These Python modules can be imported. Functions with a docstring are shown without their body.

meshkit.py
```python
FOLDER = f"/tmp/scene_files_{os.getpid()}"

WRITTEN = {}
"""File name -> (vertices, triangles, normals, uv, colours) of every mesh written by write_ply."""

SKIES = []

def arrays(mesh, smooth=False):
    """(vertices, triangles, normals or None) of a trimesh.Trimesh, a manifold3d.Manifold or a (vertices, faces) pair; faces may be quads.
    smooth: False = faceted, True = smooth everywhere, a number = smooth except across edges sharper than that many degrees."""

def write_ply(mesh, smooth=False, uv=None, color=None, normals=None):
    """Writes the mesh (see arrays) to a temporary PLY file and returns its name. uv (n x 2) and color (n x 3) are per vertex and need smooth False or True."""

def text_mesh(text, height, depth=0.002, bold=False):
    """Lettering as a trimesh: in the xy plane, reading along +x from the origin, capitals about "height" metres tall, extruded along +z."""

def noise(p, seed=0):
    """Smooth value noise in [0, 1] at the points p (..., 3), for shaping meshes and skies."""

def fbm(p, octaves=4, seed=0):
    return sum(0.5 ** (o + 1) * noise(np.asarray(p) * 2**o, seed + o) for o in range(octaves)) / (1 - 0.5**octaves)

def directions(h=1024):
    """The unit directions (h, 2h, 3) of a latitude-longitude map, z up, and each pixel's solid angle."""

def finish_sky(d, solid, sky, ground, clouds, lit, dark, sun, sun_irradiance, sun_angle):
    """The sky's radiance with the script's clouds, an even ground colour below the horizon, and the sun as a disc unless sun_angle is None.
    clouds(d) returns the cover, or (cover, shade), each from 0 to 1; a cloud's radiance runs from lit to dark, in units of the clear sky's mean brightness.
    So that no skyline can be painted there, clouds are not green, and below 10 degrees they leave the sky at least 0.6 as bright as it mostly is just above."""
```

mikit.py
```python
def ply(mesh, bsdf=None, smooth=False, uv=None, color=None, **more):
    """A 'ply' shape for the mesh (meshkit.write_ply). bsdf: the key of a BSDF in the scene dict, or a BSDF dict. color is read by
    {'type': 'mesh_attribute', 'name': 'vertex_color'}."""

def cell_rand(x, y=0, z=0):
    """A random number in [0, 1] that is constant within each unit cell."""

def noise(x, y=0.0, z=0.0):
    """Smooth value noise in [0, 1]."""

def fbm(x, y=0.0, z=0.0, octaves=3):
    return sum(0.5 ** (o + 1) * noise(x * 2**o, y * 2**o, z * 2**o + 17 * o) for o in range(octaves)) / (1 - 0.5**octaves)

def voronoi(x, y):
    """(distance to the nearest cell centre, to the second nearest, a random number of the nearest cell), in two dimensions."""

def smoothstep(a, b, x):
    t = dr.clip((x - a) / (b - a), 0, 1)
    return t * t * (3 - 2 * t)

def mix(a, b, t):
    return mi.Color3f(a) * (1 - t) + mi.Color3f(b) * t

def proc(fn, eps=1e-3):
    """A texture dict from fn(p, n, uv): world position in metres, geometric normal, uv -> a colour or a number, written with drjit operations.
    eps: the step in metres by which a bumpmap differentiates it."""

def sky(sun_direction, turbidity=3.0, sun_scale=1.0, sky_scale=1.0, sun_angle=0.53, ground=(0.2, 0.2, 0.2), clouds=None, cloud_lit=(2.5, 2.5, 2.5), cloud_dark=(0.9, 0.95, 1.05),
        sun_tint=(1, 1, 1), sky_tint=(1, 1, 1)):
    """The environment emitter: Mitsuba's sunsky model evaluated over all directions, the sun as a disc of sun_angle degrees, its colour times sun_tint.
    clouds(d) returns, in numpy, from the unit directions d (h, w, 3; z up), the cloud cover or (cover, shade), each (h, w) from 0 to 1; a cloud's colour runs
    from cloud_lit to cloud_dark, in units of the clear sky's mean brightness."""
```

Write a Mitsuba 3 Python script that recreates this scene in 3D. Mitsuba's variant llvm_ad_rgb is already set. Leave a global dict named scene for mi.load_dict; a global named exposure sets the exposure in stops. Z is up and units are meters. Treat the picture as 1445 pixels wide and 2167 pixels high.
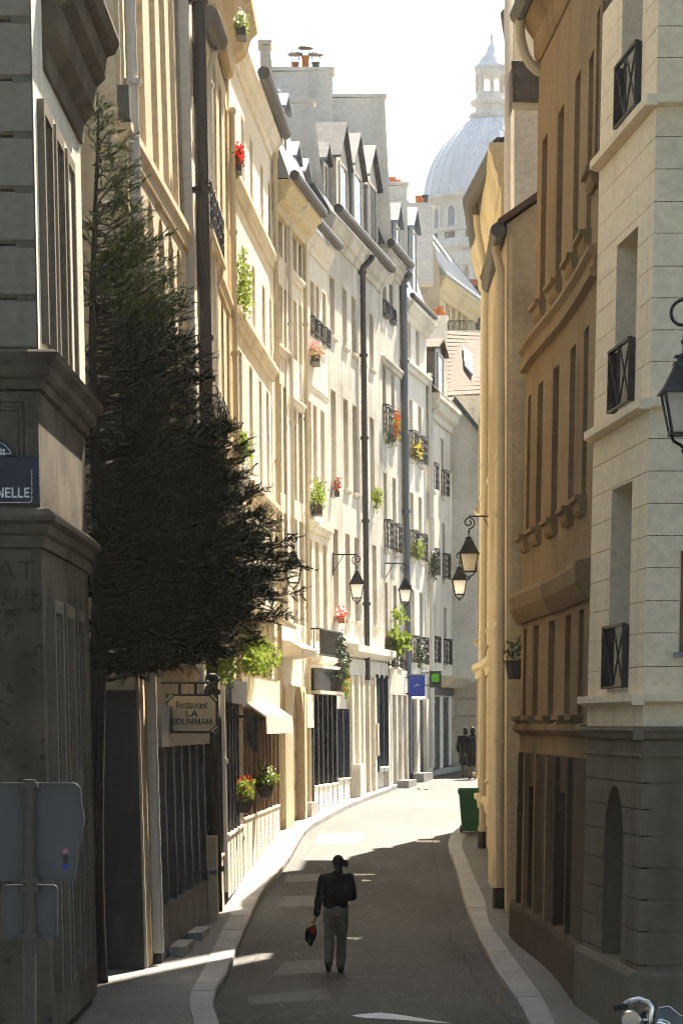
import math, numpy as np, trimesh, manifold3d as m3, drjit as dr, mitsuba as mi, mikit, meshkit
from mikit import noise, fbm, voronoi, cell_rand, smoothstep, mix, proc
from shapely.geometry import Polygon, box as sbox, Point
from shapely.ops import unary_union
from scipy.interpolate import PchipInterpolator
T = mi.ScalarTransform4f
rng = np.random.default_rng(7)
scene, labels = {}, {}

# ---------------------------------------------------------------- camera, sky, exposure
FOC, HX, HY = 7150.0, 722.5, 1530.0            # focal length in pixels of the 1445 x 2167 frame, and the eye-level point
scene['camera'] = {'type': 'perspective', 'fov': 2 * math.degrees(math.atan(722.5 / FOC)), 'fov_axis': 'x', 'near_clip': 1.0, 'far_clip': 4000.0,
    'principal_point_offset_x': 0.0, 'principal_point_offset_y': -(HY - 1083.5) / 2167.0,
    'to_world': T().look_at(origin=[0, 0, 0], target=[0, 1, 0], up=[0, 0, 1]), 'medium': {'type': 'ref', 'id': 'haze_air'}}
SUN_AZ, SUN_EL = 20.0, 48.0
_a, _e = math.radians(SUN_AZ), math.radians(SUN_EL)
SUN = (math.sin(_a) * math.cos(_e), math.cos(_a) * math.cos(_e), math.sin(_e))
def veil(d):
    return 0.8 * np.clip(d @ np.array(SUN), 0, 1) ** 3
scene['sky'] = mikit.sky(SUN, turbidity=2.5, sun_scale=1.0, sky_scale=0.42, clouds=veil, cloud_lit=(4.5, 4.4, 4.2), sun_tint=(0.92, 1.0, 1.12), sky_tint=(1.0, 0.90, 0.75))
exposure = 4.05

# ---------------------------------------------------------------- helpers
def numbered(k):
    if k not in scene and k not in labels: return k
    i = 1
    while f'{k}_{i:03d}' in scene or f'{k}_{i:03d}' in labels: i += 1
    return f'{k}_{i:03d}'
def add(key, mesh, mat, smooth=False, **kw):
    key = numbered(key)
    scene[key] = mikit.ply(mesh, mat, smooth=smooth, **kw)
    return key
def tag(key, label=None, cat=None, group=None, kind=None):
    d = labels.setdefault(key, {})
    for a, b in (('label', label), ('category', cat), ('group', group), ('kind', kind)):
        if b: d[a] = b
    return key
def thing(name, label, cat, group=None):
    return tag(numbered(name), label, cat, group)
def cat(ms): return trimesh.util.concatenate([m for m in ms if m is not None])
def at(x, y, Y): return np.array([(x - HX) / FOC * Y, Y, (HY - y) / FOC * Y])
def mesh(v, f): return trimesh.Trimesh(np.asarray(v, float), np.asarray(f), process=False)
BF = [[0,2,1],[0,3,2],[4,5,6],[4,6,7],[0,1,5],[0,5,4],[1,2,6],[1,6,5],[2,3,7],[2,7,6],[3,0,4],[3,4,7]]
def hexa(a, b, c, d, A, B, C, D): return mesh([a, b, c, d, A, B, C, D], BF)     # bottom ring, top ring
def wbox(x0, x1, y0, y1, z0, z1): return hexa((x0,y0,z0),(x1,y0,z0),(x1,y1,z0),(x0,y1,z0),(x0,y0,z1),(x1,y0,z1),(x1,y1,z1),(x0,y1,z1))
def tube(pts, r, sides=8, caps=True):
    p = np.asarray(pts, float); n = len(p)
    r = np.broadcast_to(np.asarray(r, float), (n,))
    t = np.gradient(p, axis=0); t /= np.linalg.norm(t, axis=1, keepdims=True) + 1e-12
    a = np.cross(t[0], [0, 0, 1.0] if abs(t[0][2]) < 0.9 else [1.0, 0, 0]); a /= np.linalg.norm(a)
    A = []
    for k in range(n):
        a = a - t[k] * (a @ t[k]); a /= np.linalg.norm(a) + 1e-12; A.append(a.copy())
    A = np.array(A); B = np.cross(t, A)
    th = np.arange(sides) * 2 * np.pi / sides
    v = (p[:, None] + r[:, None, None] * (np.cos(th)[None, :, None] * A[:, None] + np.sin(th)[None, :, None] * B[:, None])).reshape(-1, 3)
    f = []
    for i in range(n - 1):
        for j in range(sides):
            q = [i*sides+j, i*sides+(j+1)%sides, (i+1)*sides+(j+1)%sides, (i+1)*sides+j]
            f += [[q[0], q[1], q[2]], [q[0], q[2], q[3]]]
    if caps:
        v = np.vstack([v, p[:1], p[-1:]]); c0, c1 = len(v) - 2, len(v) - 1
        for j in range(sides):
            f += [[c0, (j+1)%sides, j], [c1, (n-1)*sides+j, (n-1)*sides+(j+1)%sides]]
    return mesh(v, f)
def lathe(prof, c=(0, 0, 0), sides=16, a0=0.0, a1=2*math.pi):
    prof = np.asarray(prof, float); full = abs(a1 - a0 - 2*math.pi) < 1e-6
    th = a0 + (a1 - a0) * np.arange(sides + (0 if full else 1)) / sides; m = len(th); n = len(prof)
    v = np.stack([prof[:, None, 0] * np.cos(th), prof[:, None, 0] * np.sin(th), np.broadcast_to(prof[:, None, 1], (n, m))], -1).reshape(-1, 3) + np.array(c)
    f = []
    for i in range(n - 1):
        for j in range(m if full else m - 1):
            q = [i*m+j, i*m+(j+1)%m, (i+1)*m+(j+1)%m, (i+1)*m+j]; f += [[q[0],q[1],q[2]],[q[0],q[2],q[3]]]
    return mesh(v, f)
def spiral(c, u, v, r0, r1, turns, a0, n=28):
    k = np.linspace(0, 1, n); a = a0 + k * turns * 2 * math.pi; r = r0 + (r1 - r0) * k
    return np.array(c) + (r * np.cos(a))[:, None] * np.array(u) + (r * np.sin(a))[:, None] * np.array(v)
def extr(poly, d0, d1):
    """polygon in (s, z), thick from d0 to d1 -> mesh with local axes (s, d, z)"""
    ms = []
    for g in getattr(poly, 'geoms', [poly]):
        if g.area < 1e-6: continue
        m = trimesh.creation.extrude_polygon(g, d1 - d0, engine='earcut')
        v = np.array(m.vertices); ms.append(mesh(np.stack([v[:, 0], v[:, 2] + d0, v[:, 1]], 1), m.faces[:, ::-1]))
    return cat(ms)
GP = PchipInterpolator([-60, 0, 36, 41, 46.3, 57, 67, 80, 91, 103, 121, 140, 200, 560, 900], [-3.62, -3.62, -3.62, -3.58, -3.5, -3.42, -3.2, -2.65, -2.28, -2.05, -1.62, -1.2, 1.5, 24, 26])
def G(Y): return GP(np.clip(Y, -60, 900))
def ground(x, y, off=0.0):
    """point where the sight line through (x, y) meets the street"""
    Y = np.linspace(25, 140, 4000); k = int(np.argmin(np.abs((HY - y) / FOC * Y - G(Y) - off)))
    return np.array([(x - HX) / FOC * Y[k], Y[k], float(G(Y[k])) + off])
class Face:
    """A wall plane that leans back a little: A, B its ends in plan (x, y); local coordinates s along, d outwards, z up."""
    def __init__(self, A, B, lean=0.0, side=1, z0=-3.5):
        self.A, self.B = np.array(A, float), np.array(B, float); w = self.B - self.A; self.L = float(np.hypot(*w)); self.u = w / self.L
        self.n = side * np.array([self.u[1], -self.u[0]]); self.lean, self.z0 = lean, z0
    def w(self, s, d, z):
        s, d, z = (np.asarray(q, float) for q in (s, d, z)); k = d - self.lean * (z - self.z0)
        return np.stack([self.A[0] + self.u[0]*s + self.n[0]*k, self.A[1] + self.u[1]*s + self.n[1]*k, z + 0*k], -1)
    def m(self, me): v = np.array(me.vertices); return mesh(self.w(v[:, 0], v[:, 1], v[:, 2]), me.faces)
    def px(self, x, y, d=0.0):
        rx, rz = (x - HX) / FOC, (HY - y) / FOC; nx, ny = self.n; Lq = self.lean
        M = np.array([[rx + nx*Lq*rz, -self.u[0]], [1 + ny*Lq*rz, -self.u[1]]])
        t, s = np.linalg.solve(M, [self.A[0] + nx*(Lq*self.z0 + d), self.A[1] + ny*(Lq*self.z0 + d)])
        return s, t * rz
    def box(self, s0, s1, d0, d1, z0, z1): return self.m(wbox(s0, s1, d0, d1, z0, z1))
    def prof(self, pts, s0, s1):
        """a moulding: closed outline pts of (d, z), run from s0 to s1"""
        m = trimesh.creation.extrude_polygon(Polygon(pts).buffer(0), s1 - s0, engine='earcut'); v = np.array(m.vertices); v, f = np.stack([v[:, 2] + s0, v[:, 0], v[:, 1]], 1), m.faces
        return self.m(mesh(v, f))

# ---------------------------------------------------------------- materials
def rgb(c): return {'type': 'rgb', 'value': list(map(float, c))}
def two(b): return {'type': 'twosided', 'bsdf': b}
def mat(name, color, rough=0.8, spec=0.3, metallic=0.0, bump=None, bscale=1.0, **kw):
    c = color if isinstance(color, dict) else rgb(color)
    b = {'type': 'principled', 'base_color': c, 'roughness': rough, 'specular': spec, 'metallic': metallic, **kw}
    if bump is not None: b = {'type': 'bumpmap', 'arbitrary': bump, 'scale': bscale, 'bsdf': b}
    scene[name] = two(b); return name
def plaster(base, dark, amount=0.5, streak=0.5, seed=0.0):
    def fn(p, n, uv):
        big = fbm(p.x * 0.7 + seed, p.y * 0.45, p.z * 0.55, octaves=4)
        run = fbm(p.x * 2.5, p.y * 2.5 + seed, p.z * 0.22, octaves=3)
        fine = fbm(p.x * 14, p.y * 14, p.z * 14 + seed, octaves=2)
        k = amount * smoothstep(0.45, 0.75, big) + streak * smoothstep(0.5, 0.78, run)
        return mix(base, dark, dr.clip(k, 0, 1)) * (0.86 + 0.28 * fine)
    return proc(fn)
def stony(base, dark, rot):
    def fn(p, n, uv):
        big = fbm(p.x * 1.6, p.y * 1.6, p.z * 1.6, octaves=4)
        holes = fbm(p.x * 11, p.y * 11, p.z * 11, octaves=3)
        run = fbm(p.x * 3.5, p.y * 3.5, p.z * 0.35, octaves=3)
        c = mix(base, dark, smoothstep(0.42, 0.7, big) * 0.7 + 0.5 * smoothstep(0.5, 0.75, run))
        return mix(c, rot, smoothstep(0.62, 0.72, holes) * smoothstep(0.4, 0.6, big)) * (0.85 + 0.3 * holes)
    return proc(fn)
grain = proc(lambda p, n, uv: 0.012 * fbm(p.x * 9, p.y * 9, p.z * 9, octaves=3) + 0.02 * fbm(p.x * 1.7, p.y * 1.7, p.z * 1.2, octaves=2), eps=0.02)
mat('m_white_plaster', plaster((.70, .66, .56), (.50, .45, .36), .5, .4, 1.0), 0.9)
mat('m_tan_stone', plaster((.60, .505, .345), (.40, .31, .19), .5, .5, 5.0), 0.9)
mat('m_cream', plaster((.64, .59, .48), (.44, .39, .30), .5, .5, 9.0), 0.9)
mat('m_grey_plaster', plaster((.56, .52, .44), (.36, .32, .255), .6, .6, 13.0), 0.9, bump=grain, bscale=1.0)
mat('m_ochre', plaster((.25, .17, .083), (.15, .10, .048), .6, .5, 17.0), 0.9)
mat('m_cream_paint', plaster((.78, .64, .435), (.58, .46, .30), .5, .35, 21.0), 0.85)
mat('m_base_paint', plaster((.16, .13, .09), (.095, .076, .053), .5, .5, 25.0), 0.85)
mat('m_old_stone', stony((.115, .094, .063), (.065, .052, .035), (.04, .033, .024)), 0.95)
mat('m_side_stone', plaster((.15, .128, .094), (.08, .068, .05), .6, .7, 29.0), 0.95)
mat('m_yellow', plaster((.56, .475, .30), (.42, .34, .20), .5, .4, 33.0), 0.9)
mat('m_moss_plaster', plaster((.50, .42, .29), (.32, .26, .17), .8, .5, 37.0), 0.95)
mat('m_pantheon', plaster((.66, .62, .53), (.48, .44, .37), .5, .5, 41.0), 0.9)
def asphalt_fn(p, n, uv):
    big = fbm(p.x * 0.5, p.y * 0.16, 0.0, octaves=4); fine = fbm(p.x * 30, p.y * 9, 3.0, octaves=2)
    spots = smoothstep(0.80, 0.86, noise(p.x * 9, p.y * 4, 1.0))
    return mix(mix((.034, .031, .026), (.062, .057, .048), smoothstep(.35, .7, big)) * (0.7 + 0.6 * fine), (.16, .15, .135), spots * .22)
mat('m_asphalt', proc(asphalt_fn), 0.7, 0.32, bump=proc(lambda p, n, uv: 0.006 * fbm(p.x * 25, p.y * 12, 1.0, octaves=2), eps=0.01))
mat('m_asphalt_patch', proc(lambda p, n, uv: mi.Color3f(.085, .08, .07) * (0.7 + 0.6 * fbm(p.x * 22, p.y * 7, 2.0, octaves=2))), 0.65, 0.5)
mat('m_pavement', proc(lambda p, n, uv: mix((.075, .07, .06), (.14, .13, .112), fbm(p.x * 1.3, p.y * .7, 4.0, octaves=4)) * (0.75 + 0.5 * fbm(p.x * 26, p.y * 10, 1.0, octaves=2))), 0.6, 0.5)
mat('m_granite', proc(lambda p, n, uv: mix((.22, .205, .185), (.36, .34, .31), fbm(p.x * 3, p.y * 1.1, p.z * 3, octaves=3)) * (0.75 + 0.5 * noise(p.x * 45, p.y * 30, p.z * 45))), 0.55, 0.5)
mat('m_slate', proc(lambda p, n, uv: mix((.04, .042, .048), (.085, .088, .095), cell_rand(p.y * 4, p.z * 5, p.x * 4)) * (0.8 + .4 * fbm(p.x * 3, p.y * 3, p.z * 3))), 0.5, 0.5)
mat('m_tile', proc(lambda p, n, uv: mix((.06, .042, .03), (.14, .10, .068), fbm(p.x * 4, p.y * 4, p.z * 5, octaves=3))), 0.85)
mat('m_foliage', (.045, .07, .022), 0.6, 0.4)
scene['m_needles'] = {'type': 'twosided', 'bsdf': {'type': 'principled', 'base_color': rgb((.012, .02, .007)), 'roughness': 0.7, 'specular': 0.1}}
scene['m_needles_sunlit'] = {'type': 'twosided', 'bsdf': {'type': 'principled', 'base_color': rgb((.05, .07, .015)), 'roughness': 0.7, 'specular': 0.1}}  # lighter copy of the needles, sunlight painted into the colour
scene['m_leaf'] = {'type': 'principledthin', 'base_color': rgb((.16, .21, .035)), 'roughness': 0.6, 'diff_trans': 1.0, 'spec_trans': 0.0}
scene['m_petal_red'] = {'type': 'principledthin', 'base_color': rgb((.60, .03, .02)), 'roughness': 0.6, 'diff_trans': 0.8, 'spec_trans': 0.0}
scene['m_petal_pink'] = {'type': 'principledthin', 'base_color': rgb((.65, .25, .33)), 'roughness': 0.6, 'diff_trans': 0.8, 'spec_trans': 0.0}
scene['m_petal_yellow'] = {'type': 'principledthin', 'base_color': rgb((.65, .48, .05)), 'roughness': 0.6, 'diff_trans': 0.8, 'spec_trans': 0.0}
scene['m_petal_white'] = {'type': 'principledthin', 'base_color': rgb((.75, .74, .65)), 'roughness': 0.6, 'diff_trans': 0.8, 'spec_trans': 0.0}
scene['m_lamp_glass'] = {'type': 'principledthin', 'base_color': rgb((.97, .95, .88)), 'roughness': 0.5, 'diff_trans': 1.85, 'spec_trans': 0.0}
mat('m_zinc', proc(lambda p, n, uv: mix((.15, .17, .20), (.24, .265, .30), fbm(p.x * 2, p.y * 1.5, p.z * 1.2, octaves=3))), 0.6, 0.4, 0.1)
mat('m_gutter', (.085, .08, .072), 0.5, 0.5, 0.3)
mat('m_pipe_cream', (.55, .48, .34), 0.6)
mat('m_pipe_white', (.66, .62, .54), 0.6)
mat('m_pipe_dark', (.045, .04, .035), 0.5, 0.5)
mat('m_pipe_grey', (.14, .15, .17), 0.5, 0.5)
mat('m_iron', (.012, .012, .012), 0.45, 0.5)
mat('m_glass', (.02, .022, .025), 0.06, 0.7)
mat('m_frame_white', (.55, .52, .45), 0.6)
mat('m_frame_brown', (.20, .13, .07), 0.6)
mat('m_black_paint', (.012, .013, .017), 0.35, 0.5)
mat('m_navy_paint', (.02, .028, .05), 0.35, 0.5)
mat('m_orange_pot', (.50, .17, .06), 0.8)
mat('m_sign_blue', (.02, .05, .32), 0.5)
mat('m_sign_navy', (.008, .010, .035), 0.4, 0.5)
mat('m_sign_green', (.10, .42, .03), 0.5)
mat('m_sign_cream', (.42, .37, .27), 0.6)
mat('m_white_paint', (.75, .73, .68), 0.6)
mat('m_sign_metal', (.075, .08, .085), 0.5, 0.4, 0.2)
mat('m_bin_green', (.01, .085, .035), 0.4, 0.5)
mat('m_chrome', (.75, .75, .75), 0.12, 0.5, 1.0)
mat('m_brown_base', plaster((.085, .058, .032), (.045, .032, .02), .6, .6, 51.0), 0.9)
mat('m_dome', plaster((.62, .65, .69), (.50, .52, .55), .4, .3, 55.0), 0.6)
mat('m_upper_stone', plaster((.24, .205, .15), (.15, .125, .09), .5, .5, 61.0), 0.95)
mat('m_letter_dark', (.055, .046, .032), 0.95, 0.1)  # dark tone that sets the carved letters off from the stone
mat('m_chimney', plaster((.74, .70, .61), (.55, .51, .43), .5, .4, 45.0), 0.95)
mat('m_rubber', (.015, .015, .015), 0.7)
mat('m_jacket', (.010, .010, .011), 0.9, 0.2)
mat('m_trousers', (.17, .15, .115), 0.95, 0.2)
mat('m_skin', (.28, .16, .10), 0.6)
mat('m_hair', (.012, .010, .008), 0.6)
mat('m_red', (.45, .01, .01), 0.6)
mat('m_yellow_strap', (.55, .45, .03), 0.6)
mat('m_awning', (.74, .68, .55), 0.9)
mat('m_wood', (.22, .13, .06), 0.7)
mat('m_bark', (.022, .017, .012), 0.9)
mat('m_terracotta', (.30, .13, .07), 0.9)
scene['haze_air'] = {'type': 'homogeneous', 'albedo': rgb((.95, .95, .95)), 'sigma_t': 0.00010, 'phase': {'type': 'hg', 'g': 0.5}}
scene['haze'] = {'type': 'cube', 'to_world': T().translate([0, 430, 60.6]).scale([480, 500, 65.4]), 'bsdf': {'type': 'null'}, 'interior': {'type': 'ref', 'id': 'haze_air'}}
tag('haze', 'thin bright morning haze filling the air above the street', 'haze', kind='stuff')

# ---------------------------------------------------------------- ground, road, pavements
def sheet(xs, ys, off, mat_key, key, jitter=0.0):
    X, Y = np.meshgrid(xs, ys); Z = G(Y) + off
    v = np.stack([X, Y, Z], -1).reshape(-1, 3); nx, ny = len(xs), len(ys); i, j = np.meshgrid(np.arange(ny-1), np.arange(nx-1), indexing='ij'); q = (i*nx + j).ravel()
    return add(key, mesh(v, np.vstack([np.stack([q, q+1, q+nx+1], 1), np.stack([q, q+nx+1, q+nx], 1)])), mat_key, smooth=True)
tag(sheet(np.linspace(-470, 470, 30), np.r_[np.linspace(-60, 160, 111), np.linspace(170, 920, 60)], -0.012, 'm_asphalt', 'ground'), kind='structure')
tag(sheet(np.linspace(-9, 14, 24), np.linspace(10, 150, 281), 0.0, 'm_asphalt', 'road'), kind='structure')
def curve(pts, n=None):
    """sight-line points on the street, resampled as (x, y) of Y"""
    p = np.array([ground(x, y, o) for x, y, o in pts]); o = np.argsort(p[:, 1]); p = p[o]
    f = PchipInterpolator(p[:, 1], p[:, 0]); y0, y1 = p[0, 1], p[-1, 1]
    def at_y(Y):
        Y = np.asarray(Y, float); e = np.where(Y < y0, f(y0) , np.where(Y > y1, f(y1) + (Y - y1) * float(f.derivative()(y1)), f(np.clip(Y, y0, y1))))
        return e
    return at_y
K = 0.13
kl_out = curve([(468,2167,K),(456,2098,K),(480,2056,K),(513,1974,K),(547,1898,K),(614,1810,K),(648,1754,K),(715,1713,K),(815,1671,K),(883,1642,K),(985,1622,K)])
kl_in = curve([(413,2167,K),(404,2098,K),(430,2050,K),(470,1966,K),(512,1893,K),(590,1800,K),(627,1748,K),(696,1709,K),(797,1668,K),(868,1640,K),(972,1620,K)])
kr_out = curve([(1121,2167,K),(1101,2124,K),(1044,2040,K),(993,1933,K),(962,1826,K),(948,1786,K),(953,1768,K),(972,1750,K),(1010,1735,K)])
kr_in = curve([(1175,2167,K),(1148,2110,K),(1087,2026,K),(1040,1959,K),(1024,1899,K),(997,1839,K),(978,1789,K),(984,1771,K),(1003,1753,K),(1040,1738,K)])
def pavement(key, kin, kout, far, sgn, y0, y1):
    ys = np.linspace(y0, y1, 120); a, b, z = kin(ys), np.full_like(ys, far), G(ys) + K - 0.006
    v = np.stack([np.r_[a, b], np.r_[ys, ys], np.r_[z, z]], 1); n = len(ys); f = []
    for i in range(n - 1): f += [[i, i+1, n+i+1], [i, n+i+1, n+i]]
    k = add(key, mesh(v, f), 'm_pavement', smooth=True); tag(k, kind='structure')
    y, c = y0, 0
    while y < y1 and c < 90:
        Ln = 1.0 + 0.25 * rng.random(); ya, yb = y + .008, min(y + Ln, y1) - .008; w = (rng.random() - .5) * .012; h = G((ya+yb)/2)*0 + K + (rng.random() - .5) * .008
        t = .02
        def ring(dx, dz):
            return [(kout(ya) - sgn*dx + w, ya + dx*.3, G(ya) + dz), (kout(yb) - sgn*dx + w, yb - dx*.3, G(yb) + dz), (kin(yb) + sgn*dx*.3, yb - dx*.3, G(yb) + dz), (kin(ya) + sgn*dx*.3, ya + dx*.3, G(ya) + dz)]
        r0, r1, r2 = ring(0, -.1), ring(0, h - t), ring(t, h)
        v = np.array(r0 + r1 + r2, float); f = []
        for lo in (0, 4):
            for i in range(4): f += [[lo+i, lo+(i+1)%4, lo+4+(i+1)%4], [lo+i, lo+4+(i+1)%4, lo+4+i]]
        f += [[8, 9, 10], [8, 10, 11]]
        add(k + '__kerbstone', mesh(v, f), 'm_granite'); y += Ln; c += 1
    return k
pavement('pavement', kl_in, kl_out, -9.0, 1, 30.0, 128.0)
pavement('pavement', kr_in, kr_out, 12.0, -1, 30.0, 94.0)
def decal(key, pts, mkey, off=.005, wig=0.0):
    """a thin sheet lying on the road; pts are its outline as sight-line points"""
    p = np.array([ground(x, y) for x, y in pts]); g = Polygon(p[:, :2]).segmentize(0.5 if not wig else .12)
    v2, f = trimesh.creation.triangulate_polygon(g, engine='earcut'); v2 = np.array(v2)
    if wig: v2 = v2 + (np.stack([meshkit.noise(np.c_[v2*3, v2[:, :1]*0+q]) for q in (1, 5)], 1) - .5) * wig
    return add(key, mesh(np.c_[v2, G(v2[:, 1]) + off], f), mkey)
for q in ([(602,2036),(735,2028),(733,2056),(578,2066)], [(522,2110),(690,2094),(700,2116),(528,2128)], [(676,1765),(775,1760),(760,1786),(664,1786)], [(610,1852),(682,1850),(740,1855),(738,1862),(600,1868)], [(600,1898),(738,1893),(742,1916),(585,1920)]):
    decal('road__repair_patch', q, 'm_asphalt_patch')
for q in ([(738,2150),(800,2144),(840,2148),(960,2166),(900,2163),(770,2156)], [(882,1779),(930,1779),(930,1783),(882,1783)], [(748,1850),(790,1850),(790,1852),(748,1853)], [(770,1863),(785,1863),(785,1866),(770,1866)], [(732,1984),(762,1986),(762,1990),(732,1988)]):
    decal('road__white_marking', q, 'm_white_paint', wig=.16)
def strip(key, pts, wd, mkey):
    p = np.array([ground(x, y) for x, y in pts]); p = p[np.argsort(p[:, 1])]; f = PchipInterpolator(p[:, 1], p[:, 0]); ys = np.linspace(p[0, 1], p[-1, 1], 120)
    xs = f(ys) + (meshkit.noise(np.c_[ys*1.3, ys*0, ys*0]) - .5) * .12
    v = np.vstack([np.c_[xs - wd, ys, G(ys) + .006], np.c_[xs + wd, ys, G(ys) + .006]]); n = len(ys); fc = []
    for i in range(n - 1): fc += [[i, n+i, n+i+1], [i, n+i+1, i+1]]
    return add(key, mesh(v, fc), mkey)
strip('road__gutter_joint', [(1080,2167),(1000,2060),(958,1990),(943,1927),(923,1843),(916,1792),(930,1760)], .010, 'm_rubber')
strip('road__gutter_joint', [(520,2140),(550,2000),(575,1960),(600,1905),(612,1868),(640,1820),(690,1765)], .008, 'm_rubber')

# ---------------------------------------------------------------- parts of houses
def window(key, f, s0, s1, z0, z1, rec, frame='m_frame_white', arch=False):
    t = .055; fr = [sbox(s0, z0, s0+t, z1), sbox(s1-t, z0, s1, z1), sbox(s0, z0, s1, z0+t*1.3), sbox(s0, z1-t, s1, z1), sbox((s0+s1)/2-.04, z0, (s0+s1)/2+.04, z1)]
    for q in range(1, 3): fr.append(sbox(s0, z0+(z1-z0)*q/3-.015, s1, z0+(z1-z0)*q/3+.015))
    g = unary_union(fr)
    if arch: g = g.intersection(opening(s0, s1, z0, z1, True))
    k = add(key + '__window', f.m(extr(g, -rec-.05, -rec+.005)), frame)
    add(k + '__pane', f.m(extr(sbox(s0, z0, s1, z1), -rec-.03, -rec-.02)), 'm_glass')
    return k
def opening(s0, s1, z0, z1, arch):
    if not arch: return sbox(s0, z0, s1, z1)
    r = (s1 - s0) / 2; return unary_union([sbox(s0, z0, s1, z1 - r), Point((s0+s1)/2, z1 - r).buffer(r, 16)])
def railing(key, f, s0, s1, z, h=.95, d=.20, style=0, mkey='m_iron'):
    ms = [f.m(extr(unary_union([sbox(s0, z+h-.04, s1, z+h), sbox(s0, z+.06, s1, z+.09)] + [sbox(s-.009, z, s+.009, z+h) for s in np.linspace(s0, s1, max(5, int((s1-s0)/.13)))]), d-.02, d))]
    for s in (s0, s1):
        ms += [f.box(s-.012, s+.012, -.05, d, z+h-.04, z+h), f.box(s-.012, s+.012, -.05, d, z+.06, z+.09)]
        for dd in np.linspace(.02, d-.01, 3): ms.append(f.box(s-.01, s+.01, dd-.01, dd+.01, z, z+h))
        if style:
            for q in range(4): ms.append(tube([f.w(s, d*.5 + .42*d*math.cos(a), z+.2+.19*q+.085*math.sin(a)) for a in np.linspace(0, 5.2, 10)], .011, 5))
    if style:
        for s in np.linspace(s0+.1, s1-.1, 5):
            for q in range(3): ms.append(tube([f.w(s+.07*math.cos(a), d-.005, z+.25+.24*q+.11*math.sin(a)) for a in np.linspace(0, 5.4, 10)], .011, 5))
    return add(key + '__railing', cat(ms), mkey)
def sill(key, f, s0, s1, z, d=.10, h=.12, mkey=None, name='sill'):
    return add(f'{key}__{name}', f.prof([(-.12, z), (d, z-.015), (d, z-h*.55), (d*.6, z-h), (-.12, z-h)], s0, s1), mkey)
def band(key, f, s0, s1, z, d, h, mkey, name='string_course'):
    return add(f'{key}__{name}', f.prof([(-.05, z), (d, z-.03), (d, z-h*.4), (d*.55, z-h*.6), (d*.45, z-h), (-.05, z-h)], s0, s1), mkey)
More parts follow.
